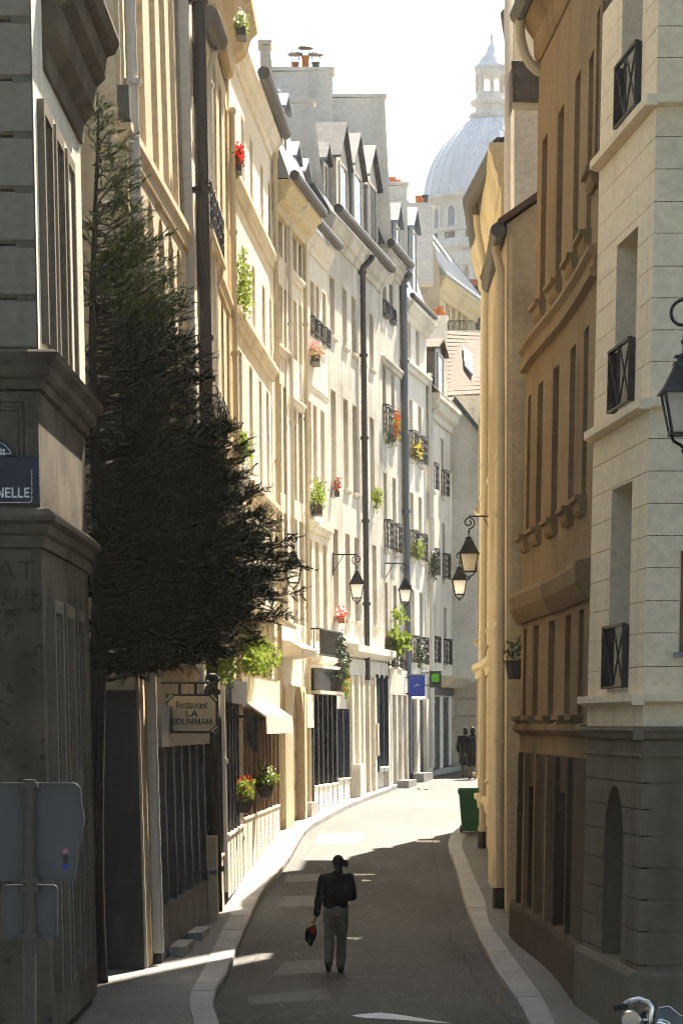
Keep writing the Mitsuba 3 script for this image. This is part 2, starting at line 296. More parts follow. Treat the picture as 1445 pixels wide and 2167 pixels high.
def cornice(key, f, s0, s1, z, d, h, mkey):
    return add(f'{key}__cornice', f.prof([(-.05, z), (d, z), (d, z-h*.2), (d*.8, z-h*.3), (d*.62, z-h*.62), (d*.3, z-h*.75), (d*.22, z-h), (-.05, z-h)], s0, s1), mkey)
def gutter(key, f, s0, s1, z, d=.28, r=.10, mkey='m_gutter'):
    n = max(12, int((s1-s0)/.12)); ss = np.linspace(s0, s1, n); rr = r * (1 + .10*(np.arange(n) % 2))
    return add(f'{key}__gutter', tube(f.w(ss, np.full(n, d), np.full(n, z)), rr, 10), mkey)
def pipe(key, f, s, z0, z1, d=.11, r=.055, mkey='m_pipe_cream', top=None, collars=2.4):
    zs, rr = [], []
    z = z1
    while z > z0 + .3:
        e = max(z - collars, z0); zs += [z, z-.03, z-.031, z-.12, z-.121]; rr += [r*1.0, r, r*1.45, r*1.45, r]; z = e
    zs.append(z0); rr.append(r)
    pts = list(f.w(np.full(len(zs), s), np.full(len(zs), d), np.array(zs)))
    if top is not None:       # swan neck up to the gutter: (ds, dd, dz)
        k = np.linspace(1, 0, 10); neck = [f.w(s + top[0]*q, d + top[1]*(3*q*q-2*q**3), z1 + top[2]*q) for q in k]; pts = neck[:-1] + pts; rr = [r]*9 + rr
    return add(f'{key}__drainpipe', tube(pts, rr, 10), mkey)
def roof_slope(key, f, s0, s1, z0, h, back, mkey='m_slate', d0=.12, name='roof'):
    return add(f'{key}__{name}', f.prof([(d0, z0), (d0-back, z0+h), (d0-back-3.5, z0+h+.9), (d0-back-3.5, z0-.25), (d0, z0-.06)], s0, s1), mkey)
def house_walls(key, f, zt, wins, mkey, depth=7.0, rec=.15, zb=None, s0=0.0, s1=None, extra=()):
    """the street wall with its openings, and the body behind it; wins: (s0, s1, z0, z1, arch)"""
    s1 = f.L if s1 is None else s1; zb = zb if zb is not None else -5.0
    hole = [opening(a, b, c, e, r) for a, b, c, e, r in wins] + list(extra)
    g = sbox(s0, zb, s1, zt); g = g.difference(unary_union(hole)) if hole else g
    th = rec + .08
    return add(f'{key}__wall', cat([f.m(extr(g, -th, 0)), f.box(s0, s1, -depth, -th-.002, zb, zt)]), mkey)
def read_windows(f, spec):
    """spec rows: (xs of the far reveal edges, reference x, y top, y bottom, width, arch, extras)"""
    out = []
    for xs, xr, yt, yb, w, arch, ex in spec:
        zt, zb = f.px(xr, yt)[1], f.px(xr, yb)[1]; zm = (yt + yb) / 2
        ss = [f.px(x, HY - ((zt+zb)/2) * FOC / f.w(f.px(x, zm)[0], 0, 0)[1])[0] for x in xs]
        for i, s in enumerate(ss):
            ww = min(w, (s - ss[i-1] - .35) if i else s - .15)
            if ww < .35 or s > f.L - .05 or s - ww < .05: 
                s = min(s, f.L - .12); ww = min(w, s - .1) if not i else min(w, s - ss[i-1] - .3)
                if ww < .35: continue
            out.append((s - ww, s, zb, zt, arch, ex))
    return out
def house(name, label, f, zt, mkey, spec, frame='m_frame_white', rec=.15, depth=7.0, group=None, sillmat=None, category='house', extra_holes=(), rail_d=.2):
    k = thing(name, label, category, group)
    W = read_windows(f, spec)
    house_walls(k, f, zt, [w[:5] for w in W] , mkey, depth, rec, extra=extra_holes)
    for s0, s1, z0, z1, arch, ex in W:
        window(k, f, s0, s1, z0, z1, rec, frame, arch)
        if 's' in ex: sill(k, f, s0-.07, s1+.07, z0, .09, .13, sillmat or mkey)
        if 'r' in ex: railing(k, f, s0-.02, s1+.04, z0+.02, .9, rail_d, 1)
        if 'b' in ex: railing(k, f, s0-.02, s1+.04, z0+.02, .5, .12, 0)
    return k, W

# ---------------------------------------------------------------- the row of houses on the left, from the nearest
def Lf(x0, y0, x1, y1, lean): return Face((x0, y0), (x1, y1), lean, 1)
F1 = Lf(-2.66, 46.4, -2.28, 57, .030)
h1, W1 = house('town_house', 'tan stone house with tall brown window bays, partly behind the dark conifer', F1, 15.5, 'm_tan_stone', [
    ([299, 327, 349, 369, 387], 345, -260, 398, 1.05, False, ''), ([307, 330, 352, 372, 389], 345, 470, 850, 1.05, True, ''), ([316, 338, 358, 378, 395], 345, 960, 1330, 1.0, False, 's')], 'm_frame_brown', rec=.17, depth=5)
zb1 = F1.px(345, 418)[1]; band(h1, F1, 0, F1.L, zb1 + .12, .12, .36, 'm_tan_stone')
pipe(h1, F1, F1.px(262, 100)[0], -3.2, 13, .10, .085, 'm_pipe_white', collars=4)
add(h1 + '__hopper', F1.box(F1.px(262, 230)[0]-.9, F1.px(262, 230)[0]-.55, .0, .16, F1.px(262, 270)[1], F1.px(262, 205)[1]), 'm_gutter')
add(h1 + '__end_wall', F1.box(-.10, -.003, -6, -.06, -4, 15.5), 'm_tan_stone')
ew = add(h1 + '__side_shade_boards', F1.box(-.16, -.101, -4, -.02, -4, .45), 'm_black_paint')  # black boards stand in for the deep shade on this end wall
for q in range(5): add(ew + '__panel', F1.box(-.19, -.161, -.45 - .62*q, -.02 - .62*q, -3.1, .2), 'm_black_paint')
F2 = Lf(-2.27, 57, -2.17, 60.2, .020)
h2, W2 = house('town_house', 'narrow white house squeezed between two tan stone houses on the left', F2, 14.2, 'm_white_plaster', [([412], 412, 100, 205, .9, False, 's'), ([415], 410, 225, 300, .9, False, 's'), ([419], 415, 430, 500, .9, False, 's'), ([426], 424, 560, 640, .9, False, 's'), ([434], 434, 690, 800, .9, False, 's')])
pipe(h2, F2, .12, 4.0, 15.5, .16, .12, 'm_pipe_dark', collars=3.2); pipe(h2, F2, .22, -3.2, 6.6, .16, .10, 'm_pipe_dark', collars=3)
pipe(h2, F2, F2.L-.25, -3.0, 11.4, .12, .07, 'm_pipe_white', top=(-.3, .12, .5)); gutter(h2, F2, .7, F2.L-.2, 12.1, .3, .17)
F3 = Lf(-2.17, 60.2, -2.08, 67, .012)
h3, W3 = house('town_house', 'tan house with scrolled iron balconies under a deep curved brown cornice', F3, 12.5, 'm_tan_stone', [
    ([447, 458, 470, 482], 458, 150, 415, 1.0, False, ''), ([450, 462, 474, 485], 460, 600, 850, 1.0, True, ''), ([455, 466, 477, 487], 466, 960, 1200, 1.0, False, 's')], 'm_frame_brown', rec=.13)
cornice(h3, F3, -.2, F3.L, F3.px(480, 75)[1] + .2, .62, 1.1, 'm_tan_stone')
band(h3, F3, 0, F3.L, F3.px(465, 585)[1], .10, .3, 'm_tan_stone')
def balcony(key, f, x0, x1, xr, yt, yb, d=.45):
    sa, sb = f.px(x0, yb, d)[0], f.px(x1, yb, d)[0]; zb, zt = f.px(xr, yb, d)[1], f.px(xr, yt, d)[1]
    k = add(key + '__balcony', f.prof([(-.05, zb), (d, zb), (d, zb-.08), (d-.06, zb-.14), (-.05, zb-.14)], sa, sb), 'm_tan_stone')
    railing(k, f, sa+.03, sb-.03, zb, zt-zb, d-.03, 1)
    for s in (sa+.4, sb-.4): add(k + '__bracket', f.prof([(-.05, zb-.14), (d*.85, zb-.14), (d*.7, zb-.3), (d*.3, zb-.42), (0, zb-.6), (-.05, zb-.6)], s-.09, s+.09), 'm_tan_stone')
    return k
balcony(h3, F3, 452, 478, 462, 420, 512, .17); balcony(h3, F3, 466, 486, 476, 855, 935, .17)
pipe(h3, F3, F3.L-.12, -2.8, 12.2, .10, .06, 'm_pipe_cream')
roof_slope(h3, F3, 0, F3.L, 13.1, 3.6, 1.4)
F4 = Lf(-2.07, 67, -1.50, 80, .010)
h4, W4 = house('town_house', 'bright white plaster house above the restaurant with the cream awning', F4, F4.px(560, 250)[1], 'm_white_plaster', [
    ([517, 535, 557, 573], 535, 300, 440, .95, False, ''), ([519, 540, 561, 576], 540, 570, 715, .95, False, ''), ([513, 535, 555, 570], 535, 781, 1008, 1.0, False, ''), ([520, 540, 560, 577], 560, 1110, 1340, 1.0, False, 's')], rec=.18)
for xr, y in ((550, 488), (560, 752), (577, 1066)): band(h4, F4, (4.2 if y > 1000 else .4), F4.L-.4, F4.px(xr, y)[1], .16, .34, 'm_cream')
gutter(h4, F4, F4.px(525, 210)[0], F4.L, F4.px(560, 250)[1] + .02, .34, .14); cornice(h4, F4, .2, F4.L, F4.px(560, 262)[1], .26, .5, 'm_white_plaster')
pipe(h4, F4, F4.L-.35, -2.2, F4.px(578, 340)[1], .11, .065, 'm_pipe_cream', top=(.1, .24, .62)); roof_slope(h4, F4, 0, F4.L, F4.px(560, 250)[1], 3.2, 1.3)
F5 = Lf(-1.50, 80, -.86, 86, .009)
h5, W5 = house('town_house', 'cream house with two swan necked drainpipes and zinc dormers on its roof', F5, F5.px(615, 415)[1], 'm_cream', [
    ([598, 607, 628, 640], 628, 470, 580, .85, False, ''), ([598, 607, 629, 641], 607, 615, 745, .85, False, ''), ([596, 607, 628, 641], 607, 822, 1048, .9, False, ''), ([598, 609, 630, 643], 630, 1100, 1320, .9, False, ''),], rec=.17)
for xr, y in ((605, 742), (632, 850), (632, 590)): band(h5, F5, 2.8 if xr > 620 else .3, F5.L-.2 if xr > 620 else 3.0, F5.px(xr, y)[1], .12, .24, 'm_cream')
cornice(h5, F5, 0, F5.L, F5.px(615, 428)[1], .5, .75, 'm_yellow'); gutter(h5, F5, -.1, F5.L, F5.px(615, 425)[1] + .04, .55, .12)
pipe(h5, F5, 2.6, 4, F5.px(612, 480)[1], .10, .055, 'm_pipe_white', top=(.5, .4, .55)); pipe(h5, F5, F5.L-.25, -2.0, F5.px(645, 490)[1], .10, .055, 'm_pipe_cream', top=(.5, .42, .55)); roof_slope(h5, F5, 0, F5.L, F5.px(615, 420)[1], 3.4, 1.2, 'm_zinc', d0=.4)
F6 = Lf(-.85, 86, -.25, 91, .009)
h6, W6 = house('town_house', 'slim cream house with three narrow window rows and pink window boxes', F6, F6.px(680, 515)[1], 'm_cream', [
    ([665, 675, 690], 675, 608, 725, .8, False, 'b'), ([659, 671, 687], 671, 860, 1040, .85, False, ''), ([660, 676, 692], 676, 1148, 1358, .85, False, '')], rec=.18)
band(h6, F6, .1, F6.L-.1, F6.px(672, 822)[1], .05, .16, 'm_cream'); band(h6, F6, .1, F6.L, F6.px(675, 1108)[1], .14, .3, 'm_cream')
cornice(h6, F6, 0, F6.L, F6.px(680, 520)[1], .22, .55, 'm_cream'); gutter(h6, F6, 0, F6.L, F6.px(680, 512)[1] + .05, .34, .12); roof_slope(h6, F6, 0, F6.L, F6.px(680, 512)[1], 3.0, 1.5)
F7 = Lf(-.24, 91, 1.38, 103, .012)
h7, W7 = house('town_house', 'wide grey stained plaster house with three gabled dormers and a brown drainpipe', F7, F7.px(757, 520)[1], 'm_grey_plaster', [
    ([708, 734, 753, 772, 790], 734, 615, 735, .95, False, 's'), ([711, 737, 756, 774, 792], 737, 848, 1035, 1.0, False, 's'), ([716, 741, 760, 778, 797], 741, 1132, 1310, 1.0, False, 's')], rec=.20)
gutter(h7, F7, -.1, F7.L, F7.px(757, 520)[1] + .04, .38, .13); cornice(h7, F7, 0, F7.L, F7.px(757, 528)[1], .3, .6, 'm_grey_plaster')
pipe(h7, F7, F7.px(762, 1000)[0], F7.px(774, 1440)[1], F7.px(757, 570)[1], .14, .085, 'm_pipe_dark', top=(.3, .25, .42)); pipe(h7, F7, F7.px(774, 1500)[0], -2.0, F7.px(774, 1440)[1], .14, .07, 'm_pipe_cream')
F8 = Lf(1.39, 103, 2.07, 108, .012)
h8, W8 = house('town_house', 'grey plaster house with flower filled iron balconies beside the grey drainpipe', F8, F8.px(835, 552)[1], 'm_grey_plaster', [
    ([817, 831], 831, 605, 690, .9, False, 'b'), ([817, 835], 835, 793, 935, .9, False, 'sr'), ([819, 838], 838, 1014, 1172, .9, False, 'sr'), ([821, 840], 840, 1240, 1415, .9, False, 'sr')], rec=.19)
gutter(h8, F8, -.2, F8.L, F8.px(835, 552)[1] + .04, .36, .13); cornice(h8, F8, 0, F8.L, F8.px(835, 560)[1], .25, .5, 'm_grey_plaster'); band(h8, F8, 0, F8.L, F8.px(830, 770)[1], .14, .25, 'm_grey_plaster')
pipe(h8, F8, F8.L-.1, -1.6, F8.px(845, 600)[1], .14, .10, 'm_pipe_grey', top=(-.1, .22, .35)); roof_slope(h8, F8, 0, F8.L, F8.px(835, 545)[1], 3.4, 1.4)
F9 = Lf(2.07, 108, 2.96, 114, .006)
h9, W9 = house('town_house', 'white plaster house with paired windows, iron railings and a dentil cornice', F9, F9.px(878, 660)[1], 'm_white_plaster', [
    ([869, 887], 887, 685, 775, .9, False, ''), ([873, 892], 892, 862, 985, .95, False, 'sr'), ([875, 893], 893, 1054, 1190, .95, False, 'sr'), ([877, 895], 895, 1255, 1408, .95, False, 'sr')], rec=.18)
cornice(h9, F9, 0, F9.L+.15, F9.px(878, 658)[1], .34, .55, 'm_white_plaster'); band(h9, F9, 0, F9.L, F9.px(878, 778)[1], .2, .3, 'm_white_plaster')
gutter(h9, F9, 0, F9.L, F9.px(878, 655)[1] + .1, .3, .09); pipe(h9, F9, F9.L-.15, -1.5, F9.px(903, 790)[1], .12, .07, 'm_pipe_white')
F10 = Lf(2.97, 114, 3.95, 121, .004)
h10, W10 = house('town_house', 'shaded cream house with a tiled roof and a dark dormer at the bend', F10, F10.px(935, 868)[1], 'm_cream', [
    ([917, 939], 939, 930, 1052, .95, False, 'sr'), ([919, 942], 942, 1108, 1228, .95, False, 'sr'), ([921, 945], 945, 1286, 1408, .95, False, 'sr')], rec=.17)
cornice(h10, F10, -.1, F10.L+.3, F10.px(935, 862)[1] + .1, .42, .8, 'm_cream'); pipe(h10, F10, .1, -1.5, F10.px(907, 880)[1], .12, .06, 'm_pipe_white', top=(0, .25, .4))
roof_slope(h10, F10, 0, F10.L, F10.px(935, 855)[1], 2.2, 2.2, 'm_tile', d0=.42)
FE = Face((3.95, 121), (14.0, 121.6), 0.0, 1)
he = thing('end_house', 'blank cream gable closing the street where it bends right', 'house')
zt = (HY-845)/FOC*121
add(he + '__wall', FE.m(extr(Polygon([(0, -4), (9, -4), (9, zt-6), (1.15, zt-1.3), (.2, zt), (0, zt)]), -8, 0)), 'm_cream')
add(he + '__verge', FE.m(extr(Polygon([(.1, zt+.12), (1.2, zt-1.25), (9, zt-5.9), (9, zt-6.1), (1.15, zt-1.42), (.05, zt-.02)]), -.3, .10)), 'm_slate')
add(he + '__dormer', cat([wbox(*at(957, 0, 124)[:1], at(1040, 0, 124)[0], 123, 125, at(0, 905, 124)[2]-3, at(0, 842, 124)[2])]), 'm_cream')


# ---------------------------------------------------------------- the left corner block and the dark recess behind it
CX, CY = -3.08, 36.0                                     # its corner in plan
L0F, L0S = Face((-9.0, CY), (CX, CY), .0, 1), Face((CX, CY), (-3.02, 42.0), .018, 1)
def warp(me, x0, lean, sgn):                           # the block leans back as it rises
    v = np.array(me.vertices); v[:, 0] += sgn * lean * (v[:, 2] + 3.6); return mesh(v, me.faces)
k0 = thing('corner_block', 'dirty grey stone corner block with deep grooved courses and blue street plates', 'house')
L0LEAN = .022
def l0(me): return warp(me, 0, L0LEAN, -1)
def course_poly(x0, xc, yc, yb, t): return [(x0, yc), (xc, yc), (xc + .04, yb), (xc + .04 - t, yb), (xc - t, yc + t), (x0, yc + t)]
def block_course(z0, z1, out, ch):
    """one course of the corner block, wrapped round the corner, with chamfered edges"""
    ms = []
    rings = [(out - ch*1.6, z0), (out, z0 + ch), (out, z1 - ch), (out - ch*1.6, z1)]
    v = []
    for o, z in rings: v += [(-9.0, CY - o, z), (CX + o, CY - o, z), (CX + o + .05, 42.0, z), (-9.0, 42.0, z)]
    f = []
    for i in range(3):
        for j in range(4): a, b = 4*i + j, 4*i + (j+1) % 4; f += [[a, b, b+4], [a, b+4, a+4]]
    f += [[0, 2, 1], [0, 3, 2], [12, 13, 14], [12, 14, 15]]
    return mesh(v, f)
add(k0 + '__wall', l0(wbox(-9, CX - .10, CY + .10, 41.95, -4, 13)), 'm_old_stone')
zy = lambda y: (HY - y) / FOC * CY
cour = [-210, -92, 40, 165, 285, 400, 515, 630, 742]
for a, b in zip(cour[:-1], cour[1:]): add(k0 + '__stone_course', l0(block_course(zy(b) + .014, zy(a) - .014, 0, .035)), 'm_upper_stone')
def l0_mould(name, pts):
    """a moulding wrapped round the corner; pts (out, photo height)"""
    v = []
    for o, y in pts:
        z = zy(y); v += [(-9.0, CY - o, z), (CX + o, CY - o, z), (CX + o + .05, 42.0, z), (-9.0, 42.0, z)]
    f = []
    for i in range(len(pts) - 1):
        for j in range(4): a, b = 4*i + j, 4*i + (j+1) % 4; f += [[a, b, b+4], [a, b+4, a+4]]
    n = len(v); f += [[0, 1, 2], [0, 2, 3], [n-4, n-2, n-3], [n-4, n-1, n-2]]
    return add(f'{k0}__{name}', l0(mesh(v, f)), 'm_old_stone')
l0_mould('cornice', [(-.05, 738), (.20, 742), (.24, 748), (.22, 760), (.15, 775), (.14, 792), (.10, 800), (.06, 803), (.05, 822), (-.05, 826)])
for q in range(9): add(k0 + '__dentil', l0(wbox(CX - .50 - q*.075, CX - .455 - q*.075, CY - .085, CY, zy(818), zy(804))), 'm_old_stone')
l0_mould('wall_panel', [(-.05, 826), (.0, 827), (.0, 1074), (-.05, 1076)])
for i, (dx, w) in enumerate(((.0, .018), (.055, .014), (.10, .012))):
    xr, zt0 = CX - .12 - dx, zy(845) - dx
    add(k0 + '__panel_moulding', l0(cat([wbox(-9, xr, CY - .03, CY, zt0 - w, zt0), wbox(xr - w, xr, CY - .03, CY, zy(968), zt0 - w - .001)])), 'm_old_stone')
l0_mould('ledge', [(-.05, 1072), (.10, 1077), (.17, 1092), (.17, 1102), (.10, 1110), (.08, 1128), (.04, 1134), (.04, 1158), (-.05, 1160)])
l0_mould('lower_wall', [(-.05, 1159), (0, 1160), (.0, 2200), (-.05, 2201)])
add(k0 + '__plaque', l0(wbox(-9, CX - .11, CY - .03, CY, zy(1290), zy(1164))), 'm_old_stone')
def lettering(text, h, bold=False): return meshkit.text_mesh(text, h, .006, bold)
def put(me, o, ux, uy):
    v = np.array(me.vertices); o, ux, uy = (np.array(q, float) for q in (o, ux, uy)); n = np.cross(ux, uy)
    return mesh(o + v[:, :1]*ux + v[:, 1:2]*uy + v[:, 2:]*n, me.faces)
def put_c(text, c, h, ux=(1,0,0), uy=(0,0,1), bold=False, sx=1.0):
    me = lettering(text, h, bold); b = me.bounds; me.apply_translation([-(b[0][0]+b[1][0])/2, -(b[0][1]+b[1][1])/2, 0]); me.vertices[:, 0] *= sx
    return put(me, c, ux, uy)
def pl(x, y, d=.0): p = at(x, y, CY - d); return p
add(k0 + '__carved_letter', put_c('AT', (at(34, 1207, CY)[0], CY - .031, zy(1207)), .19, sx=1.25), 'm_letter_dark')
add(k0 + '__carved_letter', put_c('LLE', (at(42, 1258, CY)[0], CY - .031, zy(1258)), .12, sx=1.25), 'm_letter_dark')
# street side of the block: tall windows below and above, strips between
add(k0 + '__upper_street_wall', l0(hexa((CX-.2, CY+.021, 3.99), (CX+.018, CY+.021, 3.99), (CX+.068, 42.03, 3.99), (CX-.2, 42.03, 3.99), (CX-.2, CY+.021, 13), (CX+.018, CY+.021, 13), (CX+.068, 42.03, 13), (CX-.2, 42.03, 13))), 'm_cream')
for i, (s0, s1) in enumerate(((.55, 1.45), (2.1, 3.0), (3.7, 4.6))):
    for zb_, zt_ in ((4.1 - .25*i, 6.6), (-2.9, 1.2)):
        x = CX + .01 * s0
        add(k0 + '__window_jamb', l0(cat([wbox(CX, CX + .10, CY + s0 - .14, CY + s0, zb_, zt_ + .14), wbox(CX, CX + .10, CY + s1, CY + s1 + .14, zb_, zt_ + .14), wbox(CX, CX + .10, CY + s0 + .001, CY + s1 - .001, zt_, zt_ + .14)])), 'm_side_stone')
        w_ = add(k0 + '__window', l0(cat([wbox(CX, CX + .055, CY + s0 + .01, CY + s0 + .07, zb_, zt_), wbox(CX, CX + .055, CY + s1 - .07, CY + s1 - .01, zb_, zt_)])), 'm_frame_brown')
        add(w_ + '__pane', l0(wbox(CX, CX + .052, CY + s0 + .08, CY + s1 - .08, zb_, zt_)), 'm_glass')
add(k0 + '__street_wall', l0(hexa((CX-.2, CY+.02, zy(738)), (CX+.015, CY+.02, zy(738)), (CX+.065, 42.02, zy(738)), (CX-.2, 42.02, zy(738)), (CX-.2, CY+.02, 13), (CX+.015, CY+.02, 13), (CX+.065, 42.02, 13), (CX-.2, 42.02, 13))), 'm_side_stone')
add(k0 + '__eaves_cornice', l0(mesh(*(lambda f: (f.vertices, f.faces))(Face((CX + .02, 37.2), (CX + .07, 42.05), 0, 1).prof([(-.05, 8.55), (.50, 8.55), (.52, 8.45), (.46, 8.32), (.36, 8.28), (.34, 8.02), (.22, 7.9), (.2, 7.6), (.06, 7.45), (.05, 7.2), (-.05, 7.2)], 0, 4.8)))), 'm_old_stone')
# street name plates
sp = thing('street_name_plate', 'dark blue enamel street name plate ending in NELLE on the grey corner block', 'sign')
px0 = at(-150, 0, CY)[0]; sx1 = at(83, 0, CY)[0] + .0
def lx(z): return -L0LEAN * (z + 3.6)
z0_, z1_ = zy(1066), zy(968)
add(sp + '__plate', wbox(px0 + lx(z0_) + .30, sx1, CY - .055, CY - .02, z0_, z1_), 'm_sign_navy')
xr = at(69, 0, CY)[0]
add(sp + '__white_border', cat([wbox(px0 + .2, xr - .03, CY - .058, CY - .056, zy(1064.5), zy(1063)), wbox(xr - .006, xr, CY - .058, CY - .056, zy(1060), zy(995)), hexa((xr-.03, CY-.058, zy(1064.5)), (xr-.03, CY-.056, zy(1064.5)), (xr-.03, CY-.056, zy(1063)), (xr-.03, CY-.058, zy(1063)), (xr, CY-.058, zy(1060.5)), (xr, CY-.056, zy(1060.5)), (xr-.006, CY-.056, zy(1059)), (xr-.006, CY-.058, zy(1059)))]), 'm_white_paint')
add(sp + '__lettering', put_c('NELLE', (at(29, 0, CY)[0], CY - .057, zy(1042.5)), .100, bold=True, sx=.86), 'm_white_paint')
sq = thing('street_name_plate', 'small arched dark blue district plate above the longer street plate', 'sign')
ac = (at(-48, 0, CY)[0], zy(966)); R_ = .40
arc = Polygon([(ac[0] + R_*math.cos(a), ac[1] + .0 + R_*.58*math.sin(a)) for a in np.linspace(0, math.pi, 30)] )
arc = arc.union(sbox(ac[0]-.62, ac[1]-.0, ac[0]+.62, ac[1]+.012))
add(sq + '__plate', extr(arc, CY - .06, CY - .02), 'm_sign_navy')
rim = arc.buffer(-.028).difference(arc.buffer(-.034)); add(sq + '__white_border', extr(rim, CY - .063, CY - .061), 'm_white_paint')
add(sq + '__lettering', put_c('Rt', (at(4, 0, CY)[0], CY - .062, zy(956)), .07, bold=True), 'm_white_paint')

# ---------------------------------------------------------------- right side, from the nearest house
def r1w(me): return warp(me, 0, .022, 1)
RX, RY, R1B = 3.22, 37.0, (2.93, 41.4)
F1R = Face((RX, RY), R1B, .0, -1)
r1 = thing('corner_house', 'pale cream corner house with jointed stone courses and cross braced window rails', 'house')
RW = [(1.15, 2.75, 6.95, 9.2), (1.15, 2.75, 3.60, 5.62), (1.15, 2.75, .36, 2.74)]      # street windows s0 s1 z0 z1
FWn = [(at(1420, 0, RY)[0] - .02, at(1420, 0, RY)[0] + 1.0, zyr1, zyr0) for zyr1, zyr0 in (((HY-1380)/FOC*RY, (HY-1165)/FOC*RY), ((HY-690)/FOC*RY + .1, (HY-480)/FOC*RY))]
FWn[1] = (FWn[1][0] + .06, FWn[1][1] + .06, (HY-690)/FOC*RY, (HY-480)/FOC*RY)
FF = Face((RX, RY), (10.0, RY), .0, 1); FF.n = np.array([0, -1.0])
def yz(y): return (HY - y) / FOC * RY
def r1_course(z0, z1, mkey, name, gap=.0045, out=0.0, th=.20):
    """a course: one slab on each of the two faces, cut by the windows; every slab its own part"""
    for f, L, wins in ((F1R, F1R.L, RW), (FF, 6.7, [(a - RX, b - RX, c, d) for a, b, c, d in FWn])):
        g = sbox(0, z0 + gap, L, z1 - gap)
        for a, b, c, d in wins: g = g.difference(sbox(a, c, b, d))
        for q in getattr(g, 'geoms', [g]):
            if q.area > 1e-3: add(f'{r1}__{name}', r1w(f.m(extr(q, -th, out))), mkey)
js = [-150, -82, -14, 53, 120, 200]
for a, b in zip(js[:-1], js[1:]): r1_course(yz(b), yz(a), 'm_cream_paint', 'stone_course')
js = [222, 287, 356, 425, 492, 562, 629, 697, 763.6, 842]
for a, b in zip(js[:-1], js[1:]): r1_course(yz(b), yz(a), 'm_cream_paint', 'stone_course')
js = [864, 927, 996, 1064.6, 1133, 1201, 1271, 1339, 1410, 1468]
for a, b in zip(js[:-1], js[1:]): r1_course(yz(b), yz(a), 'm_cream_paint', 'stone_course')
r1_course(yz(1538), yz(1490), 'm_cream_paint', 'frieze')
def r1_band(name, pts, mkey):
    ms = []
    ms.append(F1R.prof([(o, yz(y)) for o, y in pts], -.0, F1R.L)); ms.append(FF.prof([(o, yz(y)) for o, y in pts], -.0, 6.7))
    o = max(q for q, _ in pts); za, zb = yz(pts[1][1]), yz(pts[-2][1])
    ms.append(wbox(RX - o*.98, RX - .0, RY - o*.98, RY - .0, zb, za))
    return add(f'{r1}__{name}', r1w(cat(ms)), mkey)
r1_band('string_course', [(-.1, 198), (.12, 200), (.12, 218), (.03, 224), (-.1, 224)], 'm_cream_paint')
r1_band('string_course', [(-.1, 840), (.12, 842), (.12, 860), (.03, 866), (-.1, 866)], 'm_cream_paint')
r1_band('string_course', [(-.1, 1466), (.13, 1468), (.13, 1484), (.04, 1492), (-.1, 1492)], 'm_cream_paint')
r1_band('cornice', [(-.1, 1538), (.10, 1540), (.11, 1546), (.08, 1552), (.06, 1562), (.03, 1566), (-.1, 1567)], 'm_base_paint')
r1_band('string_course', [(-.1, 1594), (.03, 1595), (.035, 1600), (.02, 1604), (-.1, 1605)], 'm_base_paint')
ARCH = (1.25, 2.75, -2.72, -.72)
RWx = RW; RW = [ARCH]
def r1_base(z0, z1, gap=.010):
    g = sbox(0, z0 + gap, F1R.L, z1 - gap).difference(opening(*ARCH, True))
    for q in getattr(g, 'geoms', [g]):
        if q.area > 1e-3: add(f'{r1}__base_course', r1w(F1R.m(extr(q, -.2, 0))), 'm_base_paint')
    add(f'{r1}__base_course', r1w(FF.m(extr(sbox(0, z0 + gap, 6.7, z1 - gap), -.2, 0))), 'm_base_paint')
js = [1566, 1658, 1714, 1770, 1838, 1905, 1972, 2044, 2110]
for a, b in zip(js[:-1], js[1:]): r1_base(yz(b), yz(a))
add(r1 + '__plinth', r1w(cat([F1R.prof([(-.1, -2.72), (.07, -2.72), (.10, -2.78), (.10, -4), (-.1, -4)], -.1, F1R.L), FF.prof([(-.1, -2.72), (.07, -2.72), (.10, -2.78), (.10, -4), (-.1, -4)], -.0, 6.7), wbox(RX - .10, RX, RY - .10, RY, -4, -2.78)])), 'm_base_paint')
core = [F1R.m(extr(sbox(.1, -4, F1R.L, yz(1538)).difference(opening(*ARCH, True)), -.32, -.02)), F1R.m(extr(sbox(.1, yz(1538), F1R.L, yz(-150)).difference(unary_union([sbox(a, c, b, d) for a, b, c, d in RWx])), -.40, -.02)),
        FF.m(extr(sbox(.1, -4, 6.7, yz(-150)).difference(unary_union([sbox(a - RX, c, b - RX, d) for a, b, c, d in FWn])), -.30, -.02)), wbox(RX + .46, 9.88, RY + .35, 46.9, -4, 13.4), hexa((RX+.44, RY+.33, -4), (9.9, RY+.33, -4), (9.9, 47, -4), (2.93+.44, 41.4, -4), (RX+.44, RY+.33, 13.5), (9.9, RY+.33, 13.5), (9.9, 47, 13.5), (2.93+.44, 41.4, 13.5))]
add(r1 + '__wall', r1w(cat([core[0], core[2], core[3]])), 'm_base_paint'); add(r1 + '__wall', r1w(core[1]), 'm_cream_paint')
